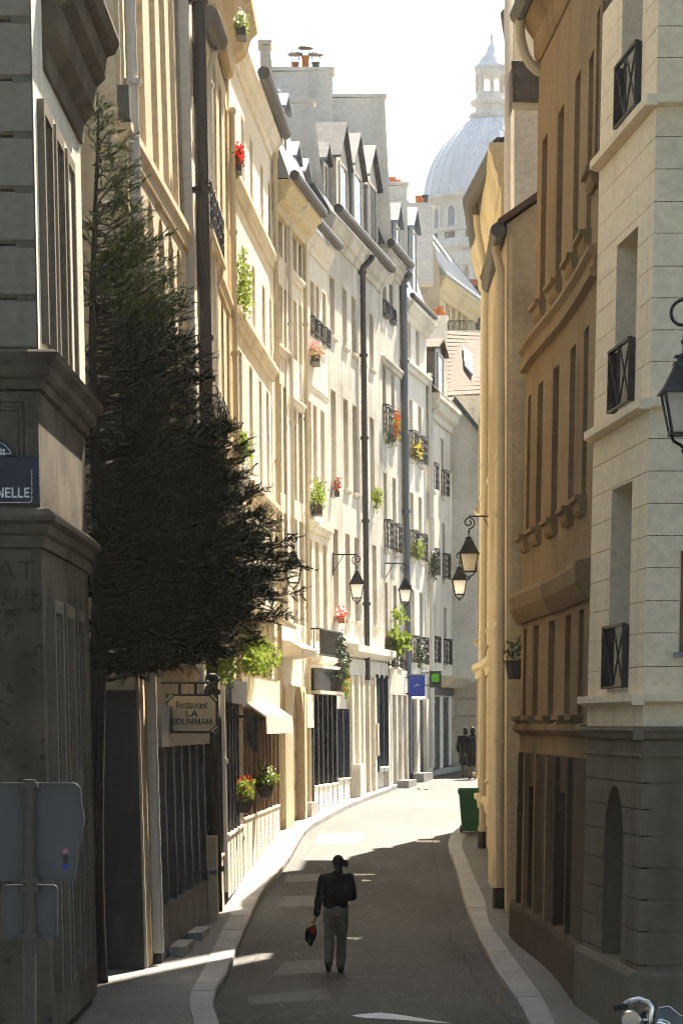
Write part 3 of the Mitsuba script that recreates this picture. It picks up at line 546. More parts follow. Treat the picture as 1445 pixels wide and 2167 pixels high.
for a, b, c, d in RWx:
    t = .06; fr = unary_union([sbox(a, c, a+t, d), sbox(b-t, c, b, d), sbox(a, c, b, c+t), sbox(a, d-t, b, d), sbox((a+b)/2-.04, c, (a+b)/2+.04, d)] + [sbox(a, c+(d-c)*q/3-.015, b, c+(d-c)*q/3+.015) for q in (1, 2)])
    w_ = add(r1 + '__window', r1w(F1R.m(extr(fr, -.35, -.30))), 'm_frame_white'); add(w_ + '__pane', r1w(F1R.m(extr(sbox(a, c, b, d), -.34, -.33))), 'm_glass')
    z, h = c + .04, .72; X = lambda sa, za, sb, zb: tube([F1R.w(sa, .06, za), F1R.w(sb, .06, zb)], .012, 6)
    add(r1 + '__railing', r1w(cat([F1R.box(a-.02, b+.02, .035, .085, z+h-.02, z+h+.015), F1R.box(a-.02, b+.02, .04, .075, z, z+.025), F1R.box(a-.02, a+.01, -.05, .08, z, z+h), F1R.box(b-.01, b+.02, -.05, .08, z, z+h)] + [X(a, z, (a+b)/2, z+h), X((a+b)/2, z, a, z+h), X((a+b)/2, z, b, z+h), X(b, z, (a+b)/2, z+h), X((a+b)/2, z, (a+b)/2, z+h)])), 'm_iron')
for a, b, c, d in FWn:
    w_ = add(r1 + '__window', r1w(cat([wbox(a, a+.06, RY+.16, RY+.22, c, d), wbox(a+.06, b, RY+.16, RY+.22, d-.06, d), wbox(a+.06, b, RY+.16, RY+.22, c, c+.06)])), 'm_frame_brown'); add(w_ + '__pane', r1w(wbox(a, b, RY+.20, RY+.21, c, d)), 'm_glass')
    add(r1 + '__sill', r1w(wbox(a-.05, b, RY-.06, RY+.12, c-.05, c)), 'm_zinc')
add(r1 + '__arched_niche', r1w(F1R.m(extr(opening(*ARCH, True), -.31, -.30))), 'm_base_paint')

# curved ochre house
RP = [(2.98, 41.42), (2.97, 44), (2.93, 46.5), (2.84, 49.0), (2.755, 51.2), (2.735, 53.0)]
r2 = thing('ochre_house', 'ochre brown plaster house with a bulging curved front and dark string courses', 'house')
RFs = [Face(a, b, .018, -1) for a, b in zip(RP[:-1], RP[1:])]
def r2px(x, y, i): return RFs[i].px(x, y)
def r2x(name, pts, mkey, i0=0, i1=5):
    ms = [f.prof(pts, -.01, f.L + .01) for f in RFs[i0:i1]]; return add(f'{r2}__{name}', cat(ms), mkey)
R2W = {i: [(a, b, .12, 1.45), (a, b, 2.9, 5.05), (a, b, 6.25, 8.7 if i else 8.55)] for i, (a, b) in enumerate(((1.3, 2.1), (.85, 1.7), (.85, 1.7), (.7, 1.5), (.5, 1.25)))}
R2W[0] += [(.35, .9, 6.9, 8.9)]; R2W[4] = R2W[4][:2]
walls, base_w = [], []
for i, f in enumerate(RFs):
    base = -.60 if True else 0
    zt2 = 5.88 if i == 4 else 10.7
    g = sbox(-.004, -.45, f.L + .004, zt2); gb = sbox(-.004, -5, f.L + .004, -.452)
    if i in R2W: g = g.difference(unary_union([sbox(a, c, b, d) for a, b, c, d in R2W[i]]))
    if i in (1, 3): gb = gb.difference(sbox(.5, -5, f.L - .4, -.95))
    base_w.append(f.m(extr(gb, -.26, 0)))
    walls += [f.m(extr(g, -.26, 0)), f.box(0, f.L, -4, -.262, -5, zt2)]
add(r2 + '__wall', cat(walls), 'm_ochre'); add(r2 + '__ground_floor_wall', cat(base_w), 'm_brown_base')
for i, ws in R2W.items():
    for a, b, c, d in ws:
        window(r2, RFs[i], a, b, c, d, .22, 'm_frame_brown'); add(r2 + '__sill', RFs[i].prof([(-.1, c), (.16, c-.02), (.16, c-.08), (.10, c-.1), (.09, c-.2), (.05, c-.26), (-.1, c-.26)], a-.16, b+.16), 'm_ochre')
    if i in (1, 3):
        dk = add(r2 + '__door', RFs[i].box(.5, RFs[i].L - .4, -.24, -.20, -4, -.95), 'm_wood')
        for q in range(3): add(dk + '__panel', RFs[i].box(.62, RFs[i].L - .52, -.20, -.175, -3.3 + .8*q, -2.65 + .8*q), 'm_wood')
r2x('string_course', [(-.05, 5.9), (.12, 5.88), (.13, 5.80), (.06, 5.74), (.05, 5.62), (.10, 5.6), (.10, 5.5), (-.05, 5.46)], 'm_ochre')
r2x('string_course', [(-.05, 2.04), (.20, 2.0), (.22, 1.93), (.19, 1.74), (.12, 1.62), (.06, 1.54), (-.05, 1.53)], 'm_ochre', 0, 5)
r2x('string_course', [(-.05, -.0), (.12, -.02), (.12, -.1), (.05, -.16), (-.05, -.2)], 'm_ochre')
r2x('eaves_cornice', [(-.05, 10.72), (.26, 10.72), (.26, 10.62), (.18, 10.48), (.10, 10.36), (.08, 10.1), (.03, 10.0), (-.05, 10.0)], 'm_ochre', 0, 4)
add(r2 + '__roof_shoulder', RFs[4].prof([(.04, 5.92), (.04, 5.98), (-4, 7.2), (-4, 5.9)], 0, RFs[4].L), 'm_tile')
add(r2 + '__gutter', tube(np.vstack([f.w(np.linspace(0, f.L, 14), np.full(14, .33), np.full(14, 10.74)) for f in RFs[:4]])[:, :], .13 * (1 + .08 * (np.arange(56) % 2)), 10), 'm_gutter')
add(r2 + '__drainpipe', tube([RFs[3].w(2.0, q[0], q[1]) for q in ((.32, 10.65), (.32, 10.45), (.30, 10.3), (.24, 10.1), (.15, 9.95), (.04, 9.85), (-.06, 9.82))], .075, 10), 'm_pipe_cream')
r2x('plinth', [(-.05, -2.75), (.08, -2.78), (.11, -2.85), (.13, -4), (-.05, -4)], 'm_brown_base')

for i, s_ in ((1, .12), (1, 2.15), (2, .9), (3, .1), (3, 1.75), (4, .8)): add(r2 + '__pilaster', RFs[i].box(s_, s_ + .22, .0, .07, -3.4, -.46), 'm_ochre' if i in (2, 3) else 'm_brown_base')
# yellow houses with cream pipes
F3R = Face((2.86, 58.5), (3.02, 66), .004, -1)
r3 = thing('plaster_house', 'low mossy plaster gable with a sloping roof edge, wedged before the yellow house', 'house')
e0 = 8.65
add(r3 + '__gable', cat([extr(Polygon([(2.86, -4), (6, -4), (6, e0 + 2.2), (2.86, e0)]), 58.5, 65.9)]), 'm_moss_plaster')
add(r3 + '__wall', F3R.box(0, 7.4, -.05, .012, -4, e0 - .2), 'm_yellow')
add(r3 + '__verge', cat([extr(Polygon([(2.74, e0-.03), (6, e0+2.25), (6, e0+2.36), (2.70, e0+.06)]), 58.3, 66)]), 'm_tile')
gutter(r3, F3R, -.15, 7.3, e0 - .12, .20, .13)
pipe(r3, F3R, .9, -3.2, e0 - .9, .11, .075, 'm_pipe_cream', top=(.0, .1, .65), collars=4)
add(r3 + '__pipe_shoe', tube([F3R.w(.9, .12, -3.45), F3R.w(.9, .12, -2.9)], .11, 10), 'm_iron')
for z in (0.9, 4.0): band(r3, F3R, 1.5, 7.3, z + 1.0, .14, .3, 'm_yellow')
for z0 in (1.6, 4.9): window(r3, F3R, 2.4, 3.4, z0, z0 + 2.2, -.03, 'm_frame_white'); window(r3, F3R, 4.7, 5.7, z0, z0 + 2.2, -.03, 'm_frame_white')
RQ = [(3.03, 66), (3.22, 75), (3.22, 80), (3.29, 82)]
FQ = [Face(a, b, .006, -1) for a, b in zip(RQ[:-1], RQ[1:])]
r4 = thing('yellow_house', 'tall pale yellow house with a curved ribbed gutter and cream drainpipes at the bend', 'house')
e1 = 11.35
add(r4 + '__wall', cat([f.box(-.002, f.L + .002, -5, 0, -4, e1) for f in FQ]), 'm_yellow')
for i, f in enumerate(FQ):
    add(r4 + '__cornice', f.prof([(-.05, e1), (.24, e1), (.24, e1-.12), (.18, e1-.25), (.13, e1-.5), (.07, e1-.6), (.05, e1-.85), (-.05, e1-.9)], -.05, f.L+.05), 'm_yellow')
    for z0 in (-1.2, 2.0, 5.2):
        for s0 in ((1.5, 5.2) if i == 0 else (1.5,)):
            window(r4, f, s0, s0 + 1.0, z0, z0 + 2.2, -.03, 'm_frame_white'); sill(r4, f, s0-.1, s0+1.1, z0, .12, .12, 'm_yellow')
    for z in (1.4, -1.6): band(r4, f, 0, f.L, z, .16, .36, 'm_yellow')
pts = np.array([(3.10, 66.2, e1), (2.86, 69.5, e1), (2.78, 73.3, e1), (2.9, 77, e1), (3.2, 80.2, e1)]); tt = np.linspace(0, 1, 80); cx = np.stack([np.interp(tt, (0, .5, 1), pts[[0, 2, 4], q]) for q in range(3)], 1)
add(r4 + '__gutter', tube(cx, .15 * (1 + .1*(np.arange(80) % 2)), 10), 'm_gutter')
add(r4 + '__eaves', cat([hexa(a, b, (b[0]+1.2, b[1], b[2]+.0), (a[0]+1.2, a[1], a[2]), (a[0], a[1], a[2]+.12), (b[0], b[1], b[2]+.12), (b[0]+1.2, b[1], b[2]+.6), (a[0]+1.2, a[1], a[2]+.6)) for a, b in zip(cx[:-1:8], cx[8::8])]), 'm_slate')
pipe(r4, FQ[0], 8.6, -2.6, e1 - 1.6, .11, .075, 'm_pipe_cream', top=(-.6, .22, 1.4), collars=4); add(r4 + '__pipe_shoe', tube([FQ[0].w(8.6, .12, -2.95), FQ[0].w(8.6, .12, -2.4)], .10, 10), 'm_iron')
px_ = at(1076, 0, 65.6)[0]
add(r4 + '__drainpipe', tube([(px_, 65.6, z) for z in (17, 12.6, 12.59, 12.4, 12.39, 8.9)], [.085, .085, .12, .12, .085, .085], 12), 'm_pipe_white')
add(r4 + '__gable', extr(Polygon([(3.10, 7.5), (3.12, 11.3), (5.25, 13.98), (9, 13.98), (9, 7.5)]), 65.92, 66.0), 'm_yellow')
add(r4 + '__roof', hexa((3.3, 66.0, e1), (9, 66.0, e1), (9, 85, e1), (3.6, 85, e1), (5.2, 66.2, e1+2.6), (9, 66.2, e1+2.6), (9, 85, e1+2.6), (5.4, 85, e1+2.6)), 'm_tile')
bw = thing('cream_annex', 'smooth cream roof annex with a dark tiled cap above the plaster gable', 'house')
za, zb, zc = (HY-455)/FOC*64, (HY-215)/FOC*64, (HY-118)/FOC*64; xa, xb = at(1088, 0, 64)[0], 6.0
add(bw + '__wall', cat([wbox(xa, xb, 64, 65.9, za - .6, zb)]), 'm_chimney'); add(bw + '__fascia', wbox(xa - .03, xb, 63.93, 64, zb - .14, zb - .003), 'm_pipe_cream'); add(bw + '__panel_joint', wbox(xa + .44, xa + .47, 63.985, 64, za, zb - .15), 'm_pipe_cream')
rows = 11
for q in range(rows):
    z_a, z_b = zb + (zc-zb)*q/rows, zb + (zc-zb)*(q+1)/rows; off = .03 + .10*q/rows*0
    n = int((xb - xa) / .17); ms = []
    for j in range(n):
        x0 = xa - .04 + j*.17 + (.085 if q % 2 else 0); jz = (rng.random()-.5)*.03; yy = 63.86 + .05*q + rng.random()*.03
        ms.append(hexa((x0+.004, yy-.02, z_a-.02+jz), (x0+.166, yy-.02, z_a-.02+jz), (x0+.166, yy+.0, z_a-.02+jz), (x0+.004, yy, z_a-.02+jz), (x0+.004, yy+.05, z_b), (x0+.166, yy+.05, z_b), (x0+.166, yy+.07, z_b), (x0+.004, yy+.07, z_b)))
    add(bw + '__tile_row', cat(ms), 'm_tile')
add(bw + '__roof', wbox(xa, xb, 64.6, 66, zb, zc), 'm_tile')
add(r3 + '__added_shade_wing', hexa((4.05, 53.3, -3), (10, 53.3, -3), (10, 64.4, -3), (4.25, 64.4, -3), (4.05, 53.3, 26), (10, 53.3, 26), (10, 64.4, 26), (4.25, 64.4, 26)), 'm_grey_plaster')  # unseen wing, added and raised to keep the sun off the left side
r5 = thing('grey_house', 'tall grey plaster house rising behind the annex at the upper right', 'house')
xw = at(1086, 0, 68)[0]; add(r5 + '__wall', hexa((xw, 68, 5), (5.1, 68, 5), (5.7, 75, 5), (xw+.55, 75, 5), (xw, 68, 23), (5.1, 68, 23), (5.7, 75, 23), (xw+.55, 75, 23)), 'm_grey_plaster')
add(r5 + '__gutter', tube([(at(1068, 0, 68)[0] + q*.008, 67.8 + q*.10, (HY-32)/FOC*68 + .0) for q in range(60)], .10*(1+.1*(np.arange(60) % 2)), 10), 'm_gutter')
add(r5 + '__eaves', wbox(at(1070, 0, 68)[0], 6, 67.9, 69.5, (HY-28)/FOC*68, (HY-18)/FOC*68), 'm_slate')

# ---------------------------------------------------------------- roofs, dormers and chimneys above the left row
def cam_poly(pts, Y): return Polygon([(at(x, y, Y)[0], at(x, y, Y)[2]) for x, y in pts])
def chimney(label, pts, Y, th, mkey='m_cream', pots=(), cap=True, cowl=False):
    k = thing('chimney', label, 'chimney'); g = cam_poly(pts, Y)
    add(k + '__stack', extr(g, Y, Y + th), mkey)
    if cap:
        x0, _, x1, z1 = g.bounds; top = [p for p in g.exterior.coords if p[1] > z1 - .35]; xa, xb = min(p[0] for p in top), max(p[0] for p in top)
        add(k + '__cap', wbox(xa - .06, xb + .06, Y - .06, Y + th + .06, z1, z1 + .10), 'm_slate' if mkey == 'm_zinc' else mkey)
    for x, yb, yt, m in pots:
        c = at(x, yb, Y); h = (yb - yt) / FOC * Y; p = add(k + '__chimney_pot', lathe([(.0, 0), (.11, 0), (.10, h*.85), (.12, h*.86), (.12, h), (.07, h), (.07, h*.5)], (c[0], Y + th/2, c[2]), 12), m, smooth=40)
        if cowl: add(p + '__cowl', cat([lathe([(.24, h+.22), (.18, h+.27), (.0, h+.29), (.0, h+.25), (.2, h+.2), (.24, h+.22)], (c[0], Y + th/2, c[2]), 10)] + [tube([(c[0]+q, Y+th/2, c[2]+h-.03), (c[0]+q*1.4, Y+th/2, c[2]+h+.24)], .012, 4) for q in (-.09, .09)]), 'm_gutter')
    return k
chimney('tall cream chimney wall with three pots wearing metal cowls', [(578, 150), (703, 148), (706, 420), (578, 420)], 97, .9, 'm_chimney', [(624, 148, 124, 'm_terracotta'), (646, 148, 110, 'm_orange_pot'), (668, 148, 124, 'm_gutter')], cowl=True)
chimney('broad pale party wall leaning behind the dormers, below the three cowled pots', [(586, 218), (663, 216), (694, 485), (586, 500)], 91.6, .5, 'm_chimney')
chimney('highest wide blank party wall behind the three gabled dormers', [(700, 206), (814, 204), (833, 590), (700, 590)], 103.2, .5, 'm_chimney')
chimney('narrow tapering cream chimney beside the zinc mansard at the top left', [(551, 92), (570, 94), (588, 240), (551, 240)], 78, .8, 'm_chimney')
chimney('short stained chimney with two small orange pots left of the dome', [(822, 392), (861, 390), (863, 560), (822, 560)], 110, .8, 'm_chimney', [(830, 390, 370, 'm_orange_pot'), (842, 390, 375, 'm_orange_pot')])
chimney('cream chimney block with orange and dark pots in front of the dome', [(866, 434), (915, 434), (917, 600), (866, 600)], 118, .8, 'm_chimney', [(886, 434, 410, 'm_orange_pot'), (894, 434, 416, 'm_orange_pot'), (900, 434, 408, 'm_gutter')])
chimney('squat cream chimney topped by four bright orange pots above the bend', [(878, 672), (946, 672), (946, 900), (878, 900)], 126, 1.0, 'm_chimney', [(899, 672, 646, 'm_orange_pot'), (909, 672, 657, 'm_orange_pot'), (921, 672, 650, 'm_orange_pot'), (933, 672, 644, 'm_orange_pot'), (939, 672, 656, 'm_orange_pot')])
def dormer(parent, f, x0, x1, yt, yb, peak=.5, d=-.02, depth=2.2, wall='m_grey_plaster', roof='m_slate', glass=True, over=.14, xr=None):
    """a gabled dormer: front edges at x0, x1 of the photograph, eaves at yt, foot at yb, measured at the far edge"""
    s0, s1 = f.px(x0, yb)[0], f.px(x1, yb)[0]; ze, zb = f.px(x1, yt)[1], f.px(x1, yb)[1] - .3; sm = (s0+s1)/2
    k = add(parent + '__dormer', f.m(extr(Polygon([(s0, zb), (s1, zb), (s1, ze), (sm, ze+peak), (s0, ze)]), d - depth, d)), wall)
    t = .07; p0, p1, pm = (s0-over, ze-over*peak/(sm-s0)), (s1+over, ze-over*peak/(sm-s0)), (sm, ze+peak)
    add(k + '__roof', f.m(extr(Polygon([p0, pm, p1, (p1[0], p1[1]+t), (pm[0], pm[1]+t*1.4), (p0[0], p0[1]+t)]), d - depth, d + .16)), roof)
    if glass:
        a, b = s0 + (s1-s0)*.22, s1 - (s1-s0)*.18; w = add(k + '__window', f.m(extr(sbox(a-.05, zb+.35, b+.05, ze-.1).difference(sbox(a+.03, zb+.42, b-.03, ze-.18)), d, d+.05)), 'm_frame_white')
        add(k + '__pane', f.m(extr(sbox(a, zb+.4, b, ze-.15), d+.005, d+.02)), 'm_glass')
    return k
for a, b, yt, yb, pk in ((716, 740, 356, 500, 1.0), (745, 771, 378, 528, 1.0), (777, 803, 402, 556, 1.0)): dormer(h7, F7, a, b, yt, yb, pk, -.04, 3.0, 'm_grey_plaster', 'm_slate')
pipe(h7, F7, F7.px(743, 450)[0], F7.px(743, 500)[1], F7.px(743, 365)[1], -.0, .05, 'm_pipe_grey'); pipe(h7, F7, F7.px(774, 450)[0], F7.px(774, 530)[1], F7.px(774, 390)[1], .0, .05, 'm_pipe_grey')
dormer(h7, F7, 701, 712, 345, 470, .4, -.25, 2.2, 'm_slate', 'm_slate'); roof_slope(h7, F7, 0, F7.L, F7.px(757, 515)[1], 4.2, 2.4)
dormer(h5, F5, 624, 636, 345, 425, .35, -.1, 1.8, 'm_slate', 'm_zinc'); dormer(h5, F5, 643, 656, 380, 452, .35, -.1, 1.8, 'm_slate', 'm_zinc'); dormer(h5, F5, 592, 603, 240, 400, .3, .02, 2.0, 'm_white_plaster', 'm_zinc')
dormer(h4, F4, 530, 545, 60, 225, .3, -.25, 1.6, 'm_zinc', 'm_slate'); dormer(h4, F4, 583, 597, 235, 300, .2, -.1, 1.6, 'm_zinc', 'm_zinc'); dormer(h3, F3, 505, 518, 30, 140, .3, -.4, 1.6, 'm_zinc', 'm_slate')
dormer(h8, F8, 842, 853, 478, 566, .55, -.12, 2.0, 'm_zinc', 'm_zinc'); roof_slope(h9, F9, 0, F9.L, F9.px(878, 650)[1], 4.2, 1.4, 'm_zinc')
dormer(h9, F9, 876, 889, 490, 650, .6, -.12, 2.4, 'm_zinc', 'm_zinc'); dormer(h8, F8, 828, 836, 470, 556, .5, -.3, 2.0, 'm_zinc', 'm_slate')
dormer(h10, F10, 918, 936, 752, 845, .35, .05, 2.2, 'm_black_paint', 'm_tile', over=.3)
add(h10 + '__gable', extr(cam_poly([(905, 855), (968, 882), (968, 1000), (905, 1000)], 121), 121.0, 121.5), 'm_cream')
# houses beyond the bend
t1 = thing('tiled_house', 'house beyond the bend with a steep brown tiled roof and a skylight', 'house')
a_, b_, c_, d_ = at(942, 838, 130), at(1035, 832, 132), at(1035, 705, 140), at(942, 700, 140)
add(t1 + '__roof', hexa(a_ + [0, 0, -.2], b_ + [0, 0, -.2], c_ + [0, 4, -1], d_ + [0, 4, -1], a_, b_, c_, d_), 'm_tile')
n_r = 16
for q in range(n_r):
    u0, u1 = q / n_r, (q + 1.12) / n_r; l0_, r0_, l1_, r1_ = a_ + (d_-a_)*u0, b_ + (c_-b_)*u0, a_ + (d_-a_)*u1, b_ + (c_-b_)*u1; up = np.array([0, -.02, .05])
    add(t1 + '__tile_row', hexa(l0_ - [0,0,.01], r0_ - [0,0,.01], r1_ - [0,0,.02], l1_ - [0,0,.02], l0_ + up*.7, r0_ + up*.7, r1_ + up*.1, l1_ + up*.1), 'm_tile')
sk = [a_ + (b_-a_)*u + (d_-a_)*v + np.array([0, -.3, .22]) for u, v in ((.45, .35), (.62, .22), (.62, .5), (.42, .66))]
add(t1 + '__skylight', hexa(*[p - [0, 0, .12] for p in sk], *sk), 'm_zinc')
add(t1 + '__wall', wbox(a_[0] - .2, 12, 130, 142, -3, a_[2] - .1), 'm_cream'); add(t1 + '__fascia', wbox(a_[0] - .3, 12, 129.8, 130, a_[2] - .5, a_[2] - .05), 'm_pipe_white')
FZ = Face((4.15, 150), (6.35, 160.5), 0, 1)
z_h = thing('zinc_roofed_house', 'yellow house with a blue grey zinc roof below the dome', 'house')
zE = FZ.px(960, 610)[1]
W_ = read_windows(FZ, [([952, 964, 976, 988], 970, 640, 730, 1.1, False, '')])
house_walls(z_h, FZ, zE, [w[:5] for w in W_], 'm_yellow', 7, .15)
for w in W_: window(z_h, FZ, *w[:4], .15)
cornice(z_h, FZ, 0, FZ.L, zE, .45, .9, 'm_yellow'); add(z_h + '__roof', FZ.prof([(.5, zE), (.5, zE+.1), (-3.4, zE+5.2), (-3.6, zE+5.0), (-3.4, zE)], -.1, FZ.L + .1), 'm_zinc')
for q in range(7): add(z_h + '__roof_seam', FZ.prof([(.5, zE+.1), (.5, zE+.2), (-3.4, zE+5.3), (-3.4, zE+5.2)], q*1.6+.2, q*1.6+.26), 'm_zinc')
for s_ in (3.4, 6.6): add(z_h + '__roof_light', FZ.prof([(-.6, zE+1.55), (-.6, zE+1.75), (-1.9, zE+3.5), (-1.9, zE+3.25)], s_, s_ + 1.0), 'm_frame_white')
add(z_h + '__gable', extr(cam_poly([(888, 520), (918, 520), (930, 575), (932, 800), (888, 800)], 149.5), 149.5, 150), 'm_old_stone' if False else 'm_moss_plaster')
add(z_h + '__terrace', wbox(at(946, 0, 148)[0], at(1015, 0, 148)[0], 146.5, 149, at(0, 850, 148)[2], at(0, 706, 148)[2]), 'm_grey_plaster')
add(z_h + '__terrace_railing', cat([tube([at(x, 706, 146.6), at(x, 678, 146.6)], .02, 5) for x in np.linspace(948, 1000, 14)] + [tube([at(947, 678, 146.6), at(1001, 678, 146.6)], .025, 5)]), 'm_iron')
add(z_h + '__slate_flank', extr(cam_poly([(997, 634), (1022, 630), (1022, 706), (997, 706)], 160.4), 160.6, 162), 'm_slate')
sr = thing('red_potted_house', 'far house top with a row of red chimney pots under the dome', 'house')
add(sr + '__wall', wbox(at(992, 0, 190)[0], at(1040, 0, 190)[0], 190, 194, 2, at(0, 604, 190)[2]), 'm_tile')
for x in range(996, 1036, 7): c = at(x, 604, 190); add(sr + '__chimney_pot', lathe([(0, 0), (.085, 0), (.085, .42), (.06, .42)], (c[0], 190.4, c[2]), 8), 'm_orange_pot')

# ---------------------------------------------------------------- the great dome on the hill
DY = 600.0; DC = at(1040, 0, DY); M = DY / FOC
dm = thing('domed_church', 'pale hazy dome with an arcaded lantern rising over the rooftops', 'church')
zz = lambda y: (HY - y) * M
def ring(pts, sides=64): return lathe([(r * M, zz(y)) for r, y in pts], (DC[0], DY, 0), sides)
dome = PchipInterpolator([252, 262, 290, 330, 370, 400, 424], [42, 56, 86, 116, 134, 141, 143.5])
add(dm + '__dome', ring([(0, 250)] + [(float(dome(y)), y) for y in np.linspace(252, 424, 28)]), 'm_dome', smooth=True)
for q in range(32):
    a = 2*math.pi*(q+.35)/32; add(dm + '__rib', tube([(DC[0] + (dome(y)+.8)*M*math.cos(a), DY + (dome(y)+.8)*M*math.sin(a), zz(y)) for y in np.linspace(255, 423, 16)], .10, 5), 'm_dome')
for y in np.linspace(285, 420, 16): add(dm + '__lead_seam', ring([(float(dome(y))+.2, y-.5), (float(dome(y))+.9, y), (float(dome(y))+.2, y+.5)], 48), 'm_dome')
add(dm + '__drum', ring([(147, 424), (148, 430), (140, 433), (128, 436), (126, 440), (126, 492), (140, 494), (141, 500), (134, 502), (134, 520), (146, 524), (152, 530), (150, 538), (138, 545), (136, 566), (146, 568), (148, 575), (120, 578), (120, 800), (0, 800)]), 'm_pantheon')
for q in range(16):
    a = 2*math.pi*(q + .1)/16 - math.pi/2; n = np.array([math.cos(a), math.sin(a), 0]); t = np.array([-n[1], n[0], 0])
    def at_d(r, w, y): return np.array([DC[0], DY, zz(y)]) + n*r*M + t*w*M
    arch_pts = [(-10, 490), (10, 490), (10, 458)] + [(10*math.cos(b), 458 - 10*math.sin(b)) for b in np.linspace(.3, math.pi-.3, 7)] + [(-10, 458)]
    g = Polygon([(w*M, zz(y)) for w, y in arch_pts]); e = extr(g, 0, .35); v = np.array(e.vertices)
    add(dm + '__drum_window', mesh(np.array([DC[0], DY, 0]) + v[:, :1]*t + (126*M + .02 - .1 + v[:, 1:2])*n + np.c_[v[:, 0]*0, v[:, 0]*0, v[:, 2]], e.faces), 'm_zinc')
    fr_ = Polygon([(w*M, zz(y)) for w, y in [(-17, 491), (17, 491), (17, 444), (-17, 444)]]).difference(g); e = extr(fr_, 0, .5); v = np.array(e.vertices)
    add(dm + '__window_surround', mesh(np.array([DC[0], DY, 0]) + v[:, :1]*t + (126*M - .1 + v[:, 1:2])*n + np.c_[v[:, 0]*0, v[:, 0]*0, v[:, 2]], e.faces), 'm_pantheon')
    for b in np.linspace(-12, 12, 8): add(dm + '__baluster', tube([at_d(135.2, b, 503), at_d(135.2, b, 516)], .12, 5), 'm_slate')
for q in range(32):
    a = 2*math.pi*(q+.25)/32; c = (DC[0] + 134*M*math.cos(a), DY + 134*M*math.sin(a), zz(700)); add(dm + '__column', lathe([(.62, 0), (.58, 9.4), (.85, 9.9), (.95, 11.1), (0, 11.1)], c, 10), 'm_pantheon')
add(dm + '__lantern_base', ring([(44, 252), (50, 246), (46, 240), (34, 236), (35, 226), (44, 222), (46, 214), (43, 212), (33, 210), (33, 200), (31, 198), (0, 198)], 32), 'm_pantheon')
shell = m3.Manifold.cylinder(zz(145) - zz(199), 31*M, 31*M, 48) - m3.Manifold.cylinder(zz(145) - zz(199) - .01, 24*M, 24*M, 48)
for q in range(4):
    w_ = m3.Manifold.cube([6.2, 90*M, zz(168) - zz(196)], True).scale([.21*M*12, 1, 1]).translate([0, 0, (zz(168)-zz(196))/2 + .25]); top_ = m3.Manifold.cylinder(90*M, 6.2*.21*M*6, 6.2*.21*M*6, 24, True).rotate([90, 0, 0]).translate([0, 0, zz(168)-zz(196) + .25])
    shell = shell - (w_ + top_).rotate([0, 0, 45*q + 22])
sm_ = shell.to_mesh(); add(dm + '__lantern', mesh(sm_.vert_properties[:, :3] + [DC[0], DY, zz(199)], sm_.tri_verts), 'm_pantheon')
for q in range(8): a = math.radians(45*q); add(dm + '__lantern_column', lathe([(.22, 0), (.2, 4.1), (.32, 4.3), (0, 4.3)], (DC[0] + 32.5*M*math.cos(a), DY + 32.5*M*math.sin(a), zz(198)), 8), 'm_pantheon')
add(dm + '__lantern_roof', ring([(32, 146), (37, 144), (37, 140), (33, 137), (27, 128), (19, 118), (12, 111), (10, 104), (7, 96), (3, 90), (2, 84), (4, 81), (4, 76), (2, 73), (1, 66), (0, 64)], 24), 'm_dome', smooth=True)

# ---------------------------------------------------------------- plants
def leaf_mesh(c, size, asp=.55, r=None, up=.3):
    """a small bent leaf at each of the points c"""
    r = r or rng; c = np.asarray(c, float); n = len(c); d = r.normal(size=(n, 3)); d[:, 2] += up; d /= np.linalg.norm(d, axis=1, keepdims=True)
    s = np.cross(d, r.normal(size=(n, 3))); s /= np.linalg.norm(s, axis=1, keepdims=True); L = size * (.7 + .6*r.random((n, 1)))
    v = np.stack([c, c + d*L*.5 + s*L*asp*.5, c + d*L, c + d*L*.5 - s*L*asp*.5], 1).reshape(-1, 3); q = np.arange(n)[:, None]*4
    return mesh(v, np.vstack([q + [0, 1, 2], q + [0, 2, 3]]))
def blob(c, rad, n, hang=0.0):
    p = rng.normal(size=(n, 3)); p /= np.linalg.norm(p, axis=1, keepdims=True); p *= rng.random((n, 1)) ** .45
    lump = .7 + .6 * meshkit.noise(p * 2.2 + np.array(c) * 3)[:, None]
    return np.array(c) + p * lump * np.array(rad)
def plant(name, label, c, rad, n, size, leaf='m_leaf', flower=None, nf=0, fs=.05, box_=None, hold='m_pipe_dark', catg='plant', group=None):
    k = thing(name, label, catg, group); c = np.array(c, float)
    tag(add(k + '__foliage', leaf_mesh(blob(c, rad, n), size), leaf), kind='stuff')
    if flower: tag(add(k + '__flowers', leaf_mesh(blob(c + [0, -.03, rad[2]*.25], np.array(rad)*1.05, nf), fs, .9), flower), kind='stuff')
    if box_ == 'trough': add(k + '__trough', cat([wbox(c[0]-min(rad[0]*.7, .11), c[0]+min(rad[0]*.7, .11), c[1]-rad[1]*.6, c[1]+rad[1]*.6, c[2]-rad[2]*.9-.06, c[2]-rad[2]*.5)]), hold)
    if box_ == 'basket': add(k + '__basket', lathe([(0, -.30), (.10, -.29), (.17, -.12), (.20, 0), (.17, 0), (.13, -.1), (0, -.2)], c - [0, 0, rad[2]*.5], 12), hold)
    if box_ == 'pot': add(k + '__pot', lathe([(0, -.32), (.14, -.32), (.20, -.02), (.22, 0), (.17, 0), (.0, -.05)], c - [0, 0, rad[2]*.6], 12), hold)
    return k
def fpos(f, x, y, d=.12): s, z = f.px(x, y, d); return f.w(s, d, z)
plant('window_flowers', 'scarlet geraniums hanging beside the drainpipe high on the white house', fpos(F4, 501, 338, .12), (.14, .5, .22), 160, .08, 'm_foliage', 'm_petal_red', 260, .07, 'trough')
